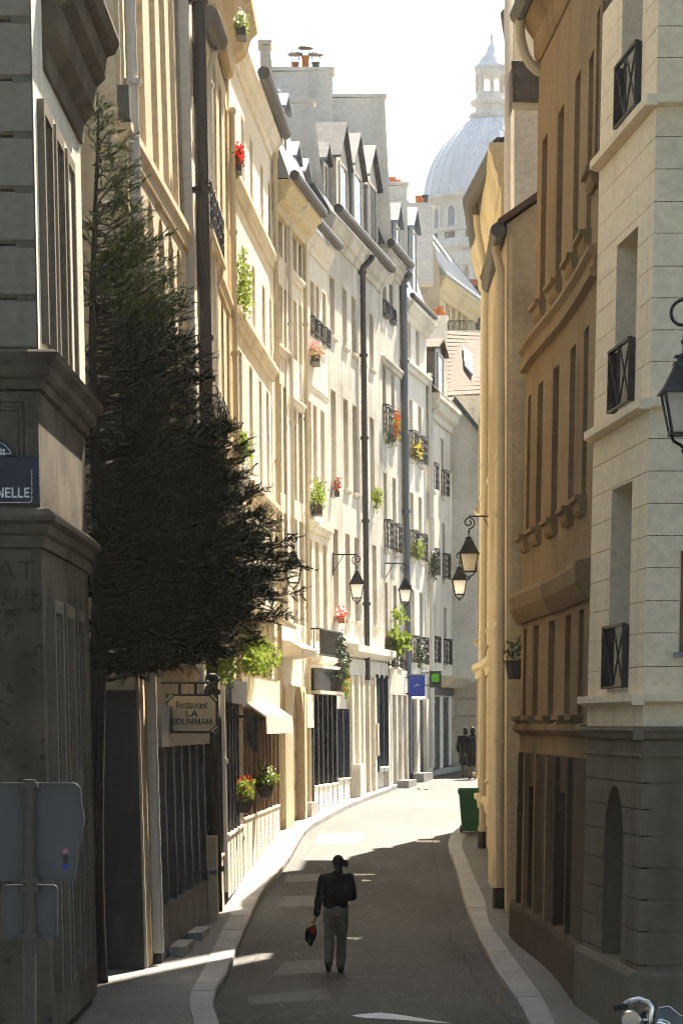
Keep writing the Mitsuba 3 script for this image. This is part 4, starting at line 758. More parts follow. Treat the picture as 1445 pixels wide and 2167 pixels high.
plant('window_flowers', 'white flowers in a planter at the top beside the brown cornice', fpos(F3, 510, 52, .7), (.12, .5, .18), 220, .08, 'm_leaf', 'm_petal_white', 160, .06, 'trough')
plant('climbing_plant', 'sunlit yellow green creeper trailing down beside the white house drainpipe', fpos(F4, 513, 610, .12), (.22, .7, .75), 620, .09, 'm_leaf')
plant('climbing_plant', 'bright green leafy sprig above the conifer beside the white house', fpos(F4, 512, 950, .12), (.2, .5, .34), 260, .11, 'm_leaf')
plant('window_flowers', 'pink flowers in white pots under the second window row of the slim house', fpos(F6, 668, 747, .14), (.17, 1.2, .25), 260, .08, 'm_leaf', 'm_petal_pink', 240, .07, 'trough')
plant('window_plant', 'pale yellow green bush in the middle window of the slim cream house', fpos(F6, 673, 1050, .16), (.22, 1.0, .48), 520, .10, 'm_leaf', 'm_petal_white', 60, .06, 'trough')
plant('window_flowers', 'small red flowers in a rail planter on the grey house, middle row', fpos(F7, 713, 1030, .16), (.10, .4, .22), 120, .07, 'm_foliage', 'm_petal_red', 60, .06, 'trough')
plant('window_plant', 'pale ivy hanging below the last middle window of the grey house', fpos(F7, 798, 1055, .12), (.17, .4, .36), 380, .08, 'm_leaf')
plant('window_flowers', 'orange and red climber on the upper iron balcony by the grey pipe', fpos(F8, 838, 902, .2), (.12, .5, .42), 160, .10, 'm_leaf', 'm_petal_red', 110, .07)
plant('window_plant', 'green balcony plants behind the upper railing of the grey plaster house', fpos(F8, 825, 930, .14), (.15, 1.2, .22), 200, .09, 'm_foliage')
plant('window_flowers', 'yellow flowers in the upper railing of the white dentil house', fpos(F9, 882, 960, .16), (.18, 1.2, .3), 260, .09, 'm_foliage', 'm_petal_yellow', 160, .08)
plant('window_plant', 'yellow green bushes filling the middle railings of the white dentil house', fpos(F9, 884, 1165, .16), (.2, 1.3, .32), 360, .10, 'm_leaf')
plant('window_plant', 'dark green shrub covering the middle left railing at the bend', fpos(F10, 918, 1195, .2), (.16, .5, .55), 460, .10, 'm_foliage')
plant('window_plant', 'broad bright green leaves bursting from a dark low balcony', fpos(F8, 842, 1358, .3), (.32, .8, .32), 130, .32, 'm_leaf')
plant('window_plant', 'thin leafy stems reaching above the broad leaved balcony plant', fpos(F8, 845, 1305, .26), (.26, .6, .36), 90, .14, 'm_leaf')
plant('window_plant', 'dark balcony shrubs on the lowest railing of the white dentil house', fpos(F9, 890, 1385, .2), (.2, 1.2, .4), 360, .10, 'm_foliage')
plant('hanging_plant', 'large trailing geranium hanging over the black shopfront', fpos(F7, 714, 1402, .3), (.32, .9, .78), 1500, .10, 'm_foliage', 'm_petal_white', 120, .06, 'trough')
plant('hanging_plant', 'sunlit green tendrils hanging below the large trailing geranium', fpos(F7, 728, 1440, .35), (.16, .6, .5), 320, .10, 'm_leaf', 'm_petal_red', 14, .10)
plant('window_flowers', 'red and white flowers in a rail pot above the trailing geranium', fpos(F7, 722, 1300, .2), (.13, .4, .2), 140, .08, 'm_petal_white', 'm_petal_red', 90, .08, 'trough', 'm_terracotta')
plant('flower_basket', 'red tinged plant basket hanging before the restaurant front, nearer one', fpos(F4, 515, 1674, .3), (.22, .4, .26), 420, .09, 'm_leaf', 'm_petal_red', 60, .06, 'basket')
plant('flower_basket', 'bright yellow green plant basket hanging before the restaurant front, farther one', fpos(F4, 561, 1648, .3), (.25, .4, .24), 480, .09, 'm_leaf', 'm_petal_white', 60, .05, 'basket')
plant('climbing_plant', 'sunlit vine leaves spilling over the shop awnings below the conifer', fpos(F4, 540, 1392, .25), (.5, 2.2, .42), 900, .12, 'm_leaf')
plant('climbing_plant', 'vine leaves over the sign bracket at the foot of the conifer', fpos(F3, 470, 1412, .2), (.32, 1.6, .3), 420, .11, 'm_leaf')
plant('window_flowers', 'pink flowers glimpsed between the branches of the conifer', fpos(F1, 352, 866, .2), (.09, .4, .12), 60, .06, 'm_foliage', 'm_petal_pink', 140, .06)
plant('potted_shrub', 'sparse dark shrub on a ledge against the plaster gable at right', np.array(at(1092, 1378, 57.6)), (.24, .3, .26), 150, .08, 'm_foliage', None, 0, .1, 'pot', 'm_pipe_dark')

# ---------------------------------------------------------------- the dark conifer
cf = thing('conifer_tree', 'tall dark feathery conifer leaning over the left pavement', 'tree')
TX, TY = -3.22, 44.3; AX = HX + TX / TY * FOC
ext = PchipInterpolator([205, 260, 330, 430, 560, 700, 850, 950, 1050, 1120, 1220, 1290, 1345, 1385, 1412], [6, 34, 78, 110, 160, 205, 255, 295, 330, 380, 418, 405, 350, 290, 50])
trunk = [(TX + .04*math.sin(z*.9), TY + .05*math.cos(z*.7), z) for z in np.linspace(-3.5, 8.1, 24)]
add(cf + '__trunk', tube(trunk, np.linspace(.17, .012, 24), 9), 'm_bark', smooth=True)
tr = np.random.default_rng(11); twig, P_, D_ = [], [], []
def free(p):
    x, y, z = p.T; lo = -2.66 - .030*(z + 3.5)
    return ~((x < -2.98 - .02*(z+3.6)*0) & (y < 42.25)) & ~((y > 46.2) & (x < lo + .18)) & (y < 50)
for yy in np.concatenate([np.linspace(212, 420, 26), np.linspace(420, 900, 100), np.linspace(900, 1408, 170)]):
    for side in range(2 if yy > 500 else 1):
        Lm = float(ext(min(yy, 1411))) * TY / FOC * (.72 + .33 * tr.random()); a = tr.uniform(-1.0, 1.0) if tr.random() < .8 else tr.uniform(-math.pi, math.pi)
        up = .45 if yy < 700 else (.22 if yy < 1150 else tr.uniform(-.15, .2))
        z0 = (HY - yy) / FOC * TY - up * Lm * .9; d = np.array([math.cos(a), math.sin(a) * .62, 0]); k = np.linspace(0, 1, 9)
        pts = np.array([TX, TY, z0]) + d * (k * Lm)[:, None] + np.array([0, 0, 1]) * (up * Lm * k ** 1.5 + .06*np.sin(k*5 + yy))[:, None]; pts += tr.normal(size=(9, 3)) * .02
        ok = free(pts); 
        if not ok[1:4].all(): continue
        m_ = int(np.argmin(ok)) if not ok.all() else 9
        if m_ < 3: continue
        pts = pts[:m_]; twig.append(tube(pts, np.linspace(.010 + .010*Lm, .004, m_), 4, False))
        n = int(Lm / (.045 + .045 * (yy < 620) + .02 * tr.random())) + 3; q = (.18 + .82 * tr.random(n) ** .8) * (m_ - 1) * .999; i = q.astype(int); P_.append(pts[i] + (pts[np.minimum(i+1, m_-1)] - pts[i]) * (q - i)[:, None]); D_.append(np.repeat(((pts[-1] - pts[0]) / np.linalg.norm(pts[-1] - pts[0]))[None], n, 0))
P_, D_ = np.vstack(P_), np.vstack(D_); n = len(P_)
def sprays(P, D, r, nb=15):
    """feathery sprays: a stalk with narrow blades on both sides, each blade a thin leaf-like face"""
    n = len(P); R = r.normal(size=(n, 3)) * [.8, .8, .5] + D * .9 + [0, 0, .25]; R /= np.linalg.norm(R, axis=1, keepdims=True); S = np.cross(R, r.normal(size=(n, 3))); S /= np.linalg.norm(S, axis=1, keepdims=True); L = r.uniform(.14, .34, (n, 1)); V = []
    for b in range(nb):
        t = (b + .5) / nb; s = S * (1 if b % 2 else -1); base = P + R * L * t; dirn = R * .75 + s * .6 + r.normal(size=(n, 3)) * .16; l = L * (.42 - .28 * t); wv = np.cross(dirn, S + R*.1); wv /= np.linalg.norm(wv, axis=1, keepdims=True) + 1e-9
        V.append(np.stack([base, base + dirn*l*.55 + wv*.008, base + dirn*l, base + dirn*l*.55 - wv*.008], 1))
    V = np.concatenate(V); q = np.arange(len(V))[:, None] * 4
    return mesh(V.reshape(-1, 3), np.vstack([q + [0, 1, 2], q + [0, 2, 3]]))
keep = free(P_)
P_, D_ = P_[keep], D_[keep]
lit = P_[:, 2] > 5.2 - 1.4*np.clip((P_[:, 0] - TX), 0, 2)*0  # top sprays that get the needles with painted sunlight
add(cf + '__limbs', cat(twig), 'm_bark'); add(cf + '__crown', sprays(P_[~lit], D_[~lit], tr), 'm_needles'); tag(add(cf + '__crown_tip', sprays(P_[lit], D_[lit], tr), 'm_needles_sunlit'), 'green top of the conifer with sunlight painted into its colour', kind='stuff')
tag(cf + '__limbs', kind='stuff'); tag(cf + '__crown', kind='stuff')

# ---------------------------------------------------------------- shopfronts and street level
def bay(parent, f, s0, s1, z0, z1, zr, d, post, panel, n, pane=True, name='shopfront'):
    """a shopfront on the wall: posts, lower panels up to zr, panes above, a fascia board on top"""
    k = add(f'{parent}__{name}', f.box(s0, s1, .004, .03, z0, z1), post); ss = np.linspace(s0, s1, n + 1)
    for i, s in enumerate(ss): add(k + '__post', f.box(s-.055, s+.055, .031, d, z0, z1), post)
    for a, b in zip(ss[:-1], ss[1:]):
        add(k + '__panel', f.prof([(.031, z0), (d*.95, z0), (d*.95, zr-.05), (d*1.2, zr-.045), (d*1.2, zr), (.031, zr)], a+.057, b-.057), panel)
        if pane: add(k + '__pane', f.box(a+.06, b-.06, .031, .045, zr+.004, z1), 'm_glass')
    return k
def zf(f, x, y): return f.px(x, y)[1]
def fg(f, s): return float(G(f.w(s, 0, 0)[1])) + K
# first house: dark shop at the foot, step stones and pipe
k = bay(h1, F1, .9, 9.6, -3.45, -.35, -2.6, .12, 'm_black_paint', 'm_black_paint', 6); add(h1 + '__fascia', F1.box(.8, 9.7, .0, .22, -.34, .25), 'm_black_paint')
for s0 in (2.2, 5.4): add(h1 + '__step', F1.box(s0, s0+1.6, 0, .34, -3.6, -3.22), 'm_granite')
add(h1 + '__upper_fascia', F1.box(.6, 9.8, .0, .10, .9, 1.05), 'm_tan_stone')
k = bay(h2, F2, .3, 2.9, -3.3, .1, -2.3, .12, 'm_black_paint', 'm_cream', 2)
pb = add(h2 + '__pillar', F2.box(-.55, -.12, .0, .22, -3.45, -1.9), 'm_pipe_cream'); add(h2 + '__pillar_lettering', put_c('BNE', F2.w(-.551, .11, -2.45), .10, bold=True, sx=.8) if False else put_c('BNE', F2.w(-.555, .13, -2.5), .085, bold=True), 'm_iron')
k = bay(h3, F3, .2, F3.L - .1, -3.15, .35, -2.0, .15, 'm_black_paint', 'm_white_plaster', 5); add(h3 + '__fascia', F3.box(.1, F3.L-.05, 0, .26, .36, .8), 'm_black_paint')
for i, s in enumerate((2.2, 3.6, 5.6)): add(h3 + '__awning_arm', cat([F3.box(s, s+.05, .1, .5, .1, .15), F3.box(s, s+.05, .42, .5, -.35 - .1*i, .15)]), 'm_iron')
k = bay(h4, F4, .3, 12.0, -3.1, .3, -1.9, .12, 'm_frame_brown', 'm_white_plaster', 9); add(h4 + '__fascia', F4.box(.2, 12.1, 0, .14, .35, 1.0), 'm_cream')
add(h4 + '__plinth', F4.prof([(0, -3.1), (.16, -3.1), (.20, -3.4), (0, -3.6)], 0, F4.L), 'm_granite')
aw = thing('shop_awning', 'cream canvas awning glowing in the sun over the restaurant front', 'awning')
sa, sb = F4.px(505, 1500)[0], F4.px(566, 1490)[0] ; za_ = zf(F4, 530, 1490)
add(aw + '__canvas', F4.prof([(.14, za_), (.16, za_+.02), (.56, za_-.26), (.54, za_-.30)], sa, sb), 'm_awning'); add(aw + '__valance', F4.prof([(.535, za_-.28), (.56, za_-.27), (.57, za_-.62), (.55, za_-.62)], sa, sb), 'm_awning')
for s in (sa + .06, sb - .06): add(aw + '__arm', tube([F4.w(s, .14, za_-.6), F4.w(s, .54, za_-.28)], .018, 6), 'm_iron')
add(h4 + '__upper_sign_board', F4.box(3.2, 10.5, .0, .08, 1.15, 2.1), 'm_white_plaster'); add(h4 + '__pent_roof', F4.prof([(0, 2.35), (.5, 2.2), (.52, 2.28), (0, 2.5)], 1.5, 12.6), 'm_cream')
# arched doorway house
s1_, s0_ = F5.px(626, 1600)[0], F5.px(604, 1600)[0]
ag = opening(s0_, s1_, -2.6, zf(F5, 615, 1448), True)
add(h5 + '__door_surround', F5.m(extr(sbox(.05, -3, s1_ + .45, .9).difference(ag), .0, .20)), 'm_tan_stone'); dk = add(h5 + '__door', F5.m(extr(ag, .002, .03)), 'm_wood')
for q in range(4): add(dk + '__panel', F5.box(s0_ + .12, s1_ - .12, .03, .05, -2.3 + .8*q, -1.65 + .8*q), 'm_wood')
for i in range(9): add(h5 + '__quoin', F5.box(s1_ + .02, s1_ + .42, .20, .225, -2.6 + .38*i, -2.25 + .38*i), 'm_tan_stone')
add(h5 + '__shutter_box', F5.box(s1_ + .7, F5.L - .2, .0, .22, zf(F5, 640, 1540), zf(F5, 640, 1470)), 'm_cream'); add(h5 + '__step', F5.box(s1_ + .7, F5.L - .3, 0, .3, -2.6, -2.0), 'm_granite')
add(h5 + '__door_canopy', F5.prof([(0, 1.55), (.55, 1.62), (.6, 1.78), (.3, 1.95), (0, 2.0)], .3, 3.4), 'm_cream')
# black boutique across the slim and the grey house
bay(h6, F6, .1, F6.L - .02, -2.45, zf(F6, 680, 1468), -1.6, .16, 'm_black_paint', 'm_white_plaster', 5); bay(h7, F7, .05, 2.6, -2.35, zf(F7, 715, 1500), -1.5, .16, 'm_navy_paint', 'm_cream', 2)
add(h6 + '__shop_lantern', F6.box(.1, F6.L, .0, .30, zf(F6, 680, 1462), zf(F6, 680, 1418)), 'm_glass'); add(h6 + '__lantern_cap', F6.box(0, F6.L+.1, 0, .42, zf(F6, 680, 1417), zf(F6, 680, 1411)), 'm_white_plaster'); add(h6 + '__lantern_sill', F6.box(0, F6.L+.1, 0, .36, zf(F6, 680, 1470), zf(F6, 680, 1463)), 'm_cream')
railing(h6, F6, .2, F6.L, zf(F6, 680, 1395), .75, .34, 0); add(h6 + '__balcony', F6.prof([(0, 1.72), (.38, 1.72), (.38, 1.6), (.2, 1.45), (0, 1.4)], .1, F6.L+.1), 'm_cream')
add(h7 + '__shop_cornice', F7.prof([(0, 0), (.42, -.02), (.44, -.10), (.40, -.16), (.2, -.28), (.14, -.42), (0, -.45)], 0, F7.L) if False else F7.prof([(0, zf(F7, 770, 1366)), (.36, zf(F7, 770, 1370)), (.36, zf(F7, 770, 1384)), (.2, zf(F7, 770, 1392)), (0, zf(F7, 770, 1396))], 3.2, F7.L), 'm_white_plaster')
for i, s in enumerate((3.2, 4.6, 5.6, 7.0, 8.3, 11.6)): add(h7 + '__pilaster', F7.box(s, s + .45, .0, .16, -2.6, zf(F7, 770, 1432)), 'm_cream')
add(h7 + '__lintel', F7.box(3.0, F7.L - .05, 0, .10, zf(F7, 770, 1431), zf(F7, 770, 1398)), 'm_grey_plaster')
bay(h7, F7, 9.1, 11.4, -1.45, zf(F7, 795, 1428), -1.3, .18, 'm_navy_paint', 'm_white_plaster', 2); add(h7 + '__meter_cabinet', F7.box(3.4, 4.3, .17, .34, -2.3, -1.15), 'm_pipe_white'); add(h7 + '__door', F7.box(6.1, 6.95, .0, .04, -2.5, -.2), 'm_frame_brown'); add(h7 + '__notice_board', F7.box(8.5, 9.0, .16, .2, zf(F7, 780, 1600), zf(F7, 780, 1530)), 'm_sign_cream')
# garage and doors toward the bend
add(h8 + '__fascia_panel', F8.box(.1, F8.L-.3, .0, .14, zf(F8, 838, 1471), zf(F8, 838, 1418)), 'm_cream')
for s in (.1, 1.5, 2.9, 4.3): add(h8 + '__pilaster', F8.box(s, s + .42, .0, .15, -2.2, zf(F8, 838, 1472)), 'm_grey_plaster')
add(h8 + '__doorstep', F8.box(1.6, 3.8, .1, .5, -2.05, -1.78), 'm_granite')
for a, b in ((.5, 1.9), (2.9, 4.3)): add(h9 + '__door', F9.box(a, b, .0, .03, -2, zf(F9, 880, 1480)), 'm_black_paint')
for s in (2.0, 4.5): add(h9 + '__pilaster', F9.box(s, s + .7, .0, .12, -2, zf(F9, 880, 1478)), 'm_cream')
add(h9 + '__doorstep', F9.box(1.0, 3.5, .1, .45, -1.9, -1.62), 'm_granite')
add(h10 + '__shop_canopy', F10.prof([(0, 0+zf(F10, 945, 1432)), (.75, zf(F10, 945, 1434)), (.72, zf(F10, 945, 1438)), (.35, zf(F10, 945, 1456)), (0, zf(F10, 945, 1458))], 2.0, F10.L + .2), 'm_tan_stone'); add(h10 + '__door', F10.box(1.2, 3.0, 0, .03, -1.7, zf(F10, 935, 1475)), 'm_black_paint'); add(h10 + '__door', F10.box(4.4, 5.8, 0, .03, -1.6, zf(F10, 935, 1475)), 'm_black_paint')
add(h10 + '__lintel', F10.box(.8, F10.L, 0, .1, zf(F10, 945, 1472), zf(F10, 945, 1459)), 'm_slate')
for q in range(5): add(he + '__base_stone', wbox(4.0 + .1*(q % 2), 4.9, 120.93, 120.99, -1.6 + .62*q, -1.02 + .62*q), 'm_moss_plaster')

# ---------------------------------------------------------------- hanging signs
rs = thing('restaurant_sign', 'cream hanging restaurant sign with cut corners reading LA SOUMMAM', 'sign')
SY = 49.0; sc = SY / FOC; c0 = at(406, 1510, SY); hw, hh = 56*sc, 42*sc
add(rs + '__board', extr(sbox(c0[0]-hw, c0[2]-hh, c0[0]+hw, c0[2]+hh), SY, SY + .05), 'm_iron')
oc = Polygon([(c0[0]+sx_*(hw-a), c0[2]+sz_*(hh-b)) for sx_, sz_, a, b in ((-1, 1, .13, .035), (1, 1, .13, .035), (1, 1, .04, .13), (1, -1, .04, .13), (1, -1, .13, .035), (-1, -1, .13, .035), (-1, -1, .04, .13), (-1, 1, .04, .13))])
add(rs + '__panel', extr(oc, SY - .012, SY - .001), 'm_sign_cream')
for sx_ in (-1, 1):
    for sz_ in (-1, 1): a = np.array([c0[0] + sx_*(hw-.095), SY - .01, c0[2] + sz_*(hh-.02)]); b = np.array([c0[0] + sx_*(hw-.02), SY - .01, c0[2] + sz_*(hh-.10)]); add(rs + '__corner_strip', tube([a, b], .016, 4), 'm_sign_cream')
for txt, y, h, bd, wd in (('Restaurant', 1492, 14, True, 66), ('LA', 1510, 12, True, 26), ('SOUMMAM', 1527, 12.5, True, 86)):
    me = lettering(txt, h*sc, bd); w0 = me.bounds[1][0] - me.bounds[0][0]; add(rs + '__lettering', put_c(txt, (c0[0], SY - .013, at(0, y, SY)[2]), h*sc, bold=bd, sx=wd*sc/w0), 'm_iron')
add(rs + '__bracket', cat([tube([(-2.62, SY, c0[2]+hh+.16), (c0[0]+hw*.6, SY, c0[2]+hh+.16)], .02, 6), tube([(c0[0]-.18, SY+.02, c0[2]+hh), (c0[0]-.18, SY+.02, c0[2]+hh+.16)], .025, 6), tube([(c0[0]+.05, SY+.02, c0[2]+hh), (c0[0]+.05, SY+.02, c0[2]+hh+.16)], .025, 6)]), 'm_iron')
p_ = [at(x, y, SY) for x, y in ((438, 1468), (440, 1456), (455, 1446), (462, 1437), (455, 1429), (445, 1428), (437, 1432), (436, 1440), (442, 1443), (445, 1438))]
add(rs + '__scroll', tube(np.array(p_), np.linspace(.05, .012, 10), 7), 'm_iron')
def panel_sign(name, label, x0, y0, x1, y1, Y, mk, wall_x):
    k = thing(name, label, 'sign'); a, b = at(x0, y1, Y), at(x1, y0, Y)
    add(k + '__panel', wbox(a[0], b[0], Y, Y + .10, a[2], b[2]), mk); add(k + '__bracket', cat([tube([(wall_x, Y+.05, b[2]-.06), (a[0]+.02, Y+.05, b[2]-.06)], .02, 5), tube([(wall_x, Y+.05, a[2]+.08), (a[0]+.02, Y+.05, a[2]+.08)], .02, 5)]), 'm_iron'); return k, a, b
k, a, b = panel_sign('shop_sign', 'black hanging sign with a large blue letter S before the boutique', 683, 1463, 716, 1500, 93, 'm_sign_navy', -.1)
S_ = np.array([at(670 + x/24.08, 1450 + y/24.08, 93) for x, y in ((760, 575), (850, 510), (905, 420), (890, 355), (840, 345), (740, 430), (675, 550), (690, 640), (760, 740), (780, 820), (720, 885), (630, 890), (560, 850), (550, 780), (600, 735))]) - [0, .015, 0]
add(k + '__letter', tube(S_, .016, 6), 'm_sign_blue_light' if 'm_sign_blue_light' in scene else mat('m_sign_blue_light', (.12, .22, .45), .5))
for x in (688.2, 693.7, 698, 704, 712.3): p = at(x, 1490.5, 93); add(k + '__small_mark', wbox(p[0]-.012, p[0]+.012, 92.99, 92.998, p[2]-.014, p[2]+.014), 'm_white_paint')
k, a, b = panel_sign('shop_sign', 'blue hanging shop sign with faint white script near the bend', 866, 1429, 899, 1473, 107, 'm_sign_blue', 2.0)
add(k + '__top_rail', wbox(a[0]-.1, b[0]+.02, 106.98, 107.1, b[2]+.001, b[2]+.04), 'm_zinc')
add(k + '__swoosh', tube([at(x, y, 107) - [0, .01, 0] for x, y in ((878, 1451.5), (882, 1450), (887, 1448))], .014, 5), 'm_white_paint')
for x0 in (869, 873.5, 878, 884, 889.5): p = at(x0, 1436, 107); add(k + '__small_mark', tube([p - [0, .005, .02], p + [.02, -.005, .02], p + [.035, -.005, -.01]], .007, 4), 'm_sign_blue_light')
k, a, b = panel_sign('shop_sign', 'bright green square sign on a dark box at the corner canopy', 909, 1420, 934, 1455, 112, 'm_iron', 2.6)
p, q = at(912.5, 1443, 112), at(929, 1426, 112); add(k + '__green_panel', wbox(p[0], q[0], 111.97, 112, p[2], q[2]), 'm_sign_green')

# ---------------------------------------------------------------- street lamps
def lamp(label, cx, Y, ytop, ctop=None, wall=None, scale=1.0, side=-1, pole=None, ring_r=.13):
    """a four sided Paris lantern hung under a scroll bracket; ytop: photo height of the cap, wall: x of the wall it is fixed to"""
    k = thing('street_lamp', label, 'street lamp'); c = at(cx, ytop, Y); s = scale
    def fr(w0, z0_, w1, z1_): return hexa(*[(c[0]+a*w0*s, Y+b*w0*s, c[2]-z0_*s) for a, b in ((-1,-1),(1,-1),(1,1),(-1,1))], *[(c[0]+a*w1*s, Y+b*w1*s, c[2]-z1_*s) for a, b in ((-1,-1),(1,-1),(1,1),(-1,1))])
    def rot(m): return m
    add(k + '__roof', cat([fr(.235, .40, .235, .375), fr(.22, .374, .20, .345), fr(.20, .344, .095, .13), fr(.10, .129, .10, .10), fr(.07, .099, .06, .05), fr(.09, .049, .09, .03), fr(.05, .029, .02, .0)]), 'm_iron')
    W0, W1, za_, zb_ = .195, .125, .40, .78
    def cor(w, z, a, b): return np.array([c[0] + a*w*s, Y + b*w*s, c[2] - z*s])
    cs = ((-1,-1),(1,-1),(1,1),(-1,1)); bars = [tube([cor(W0, za_, *q), cor(W1, zb_, *q)], .016*s, 5) for q in cs]
    bars += [fr(.145, .80, .145, .77)]; add(k + '__frame', cat(bars), 'm_iron')
    for i in range(4):
        q, r_ = cs[i], cs[(i+1) % 4]; v = [cor(W0-.008, za_, *q), cor(W0-.008, za_, *r_), cor(W1-.004, zb_-.01, *r_), cor(W1-.004, zb_-.01, *q)]; add(k + '__pane', mesh(v, [[0, 1, 2], [0, 2, 3]]), 'm_lamp_glass')
    add(k + '__finial', cat([tube([cor(.12, .80, a, 0), cor(.10, .85, a, 0), cor(.03, .89, a, 0), cor(.0, .93, a, 0)], .016*s, 5) for a in (-1, 1)] + [trimesh.creation.icosphere(1, .028*s).apply_translation(cor(0, .94, 0, 0))]), 'm_iron')
    top = c + [0, 0, .0]; rr = ring_r * s; zb_ar = c[2] + .16*s + 2*rr
    sp_ = spiral((c[0] + side*0, Y, c[2] + .16*s + rr), (-side, 0, 0), (0, 0, 1), rr*.25, rr, 1.55, -.5*math.pi + 2*math.pi*.0, 34)
    parts = [tube([c, c + [0, 0, .16*s]], .016*s, 6), tube(spiral((c[0], Y, c[2] + .16*s + rr), (side, 0, 0), (0, 0, 1), rr*1.0, rr*.22, 1.5, -.5*math.pi, 34)[::-1], .018*s, 6), trimesh.creation.icosphere(1, .03*s).apply_translation(c + [0, 0, .1*s])]
    if wall is not None:
        wx = at(wall, 0, Y)[0]; parts += [tube([(c[0], Y, zb_ar), (wx, Y, zb_ar)], .02*s, 6), tube([(wx - (wx-c[0])*.45, Y, zb_ar), (wx, Y, zb_ar - .52*s)], .012*s, 5), tube([(wx, Y, zb_ar + .06), (wx, Y, zb_ar - .6*s)], .022*s, 6)]
    if pole is not None: parts += [tube([(c[0], Y, zb_ar), (pole, Y, zb_ar)], .03*s, 7), tube([(pole, Y, zb_ar + .3), (pole, Y, -1), (pole, Y, -3.7)], [.05, .06, .10], 10)]
    add(k + '__bracket', cat(parts), 'm_iron'); return k
lamp('big dark lantern at the right edge in front of the cream corner house', 1447, 33.0, 745, None, None, 1.02, 1, 4.45, .20)
lamp('nearer lantern on the right wall, hanging beside the cream drainpipes', 992, 73.0, 1134, None, 1047, .98, 1, None, .14)
lamp('farther lantern on the right, hanging lower behind the nearer one', 972, 81.0, 1198, None, 1008, .86, 1, None, .13)
lamp('lantern half hidden by the tip of the conifer on the left wall', 621, 82.0, 1166, None, 588, .98, -1, None, .13)
lamp('glowing white lantern hanging in front of the brown drainpipe', 755, 91.6, 1207, None, 705, .95, -1, None, .15)
lamp('glowing white lantern hanging in front of the grey drainpipe', 857, 103.3, 1222, None, 814, .95, -1, None, .15)

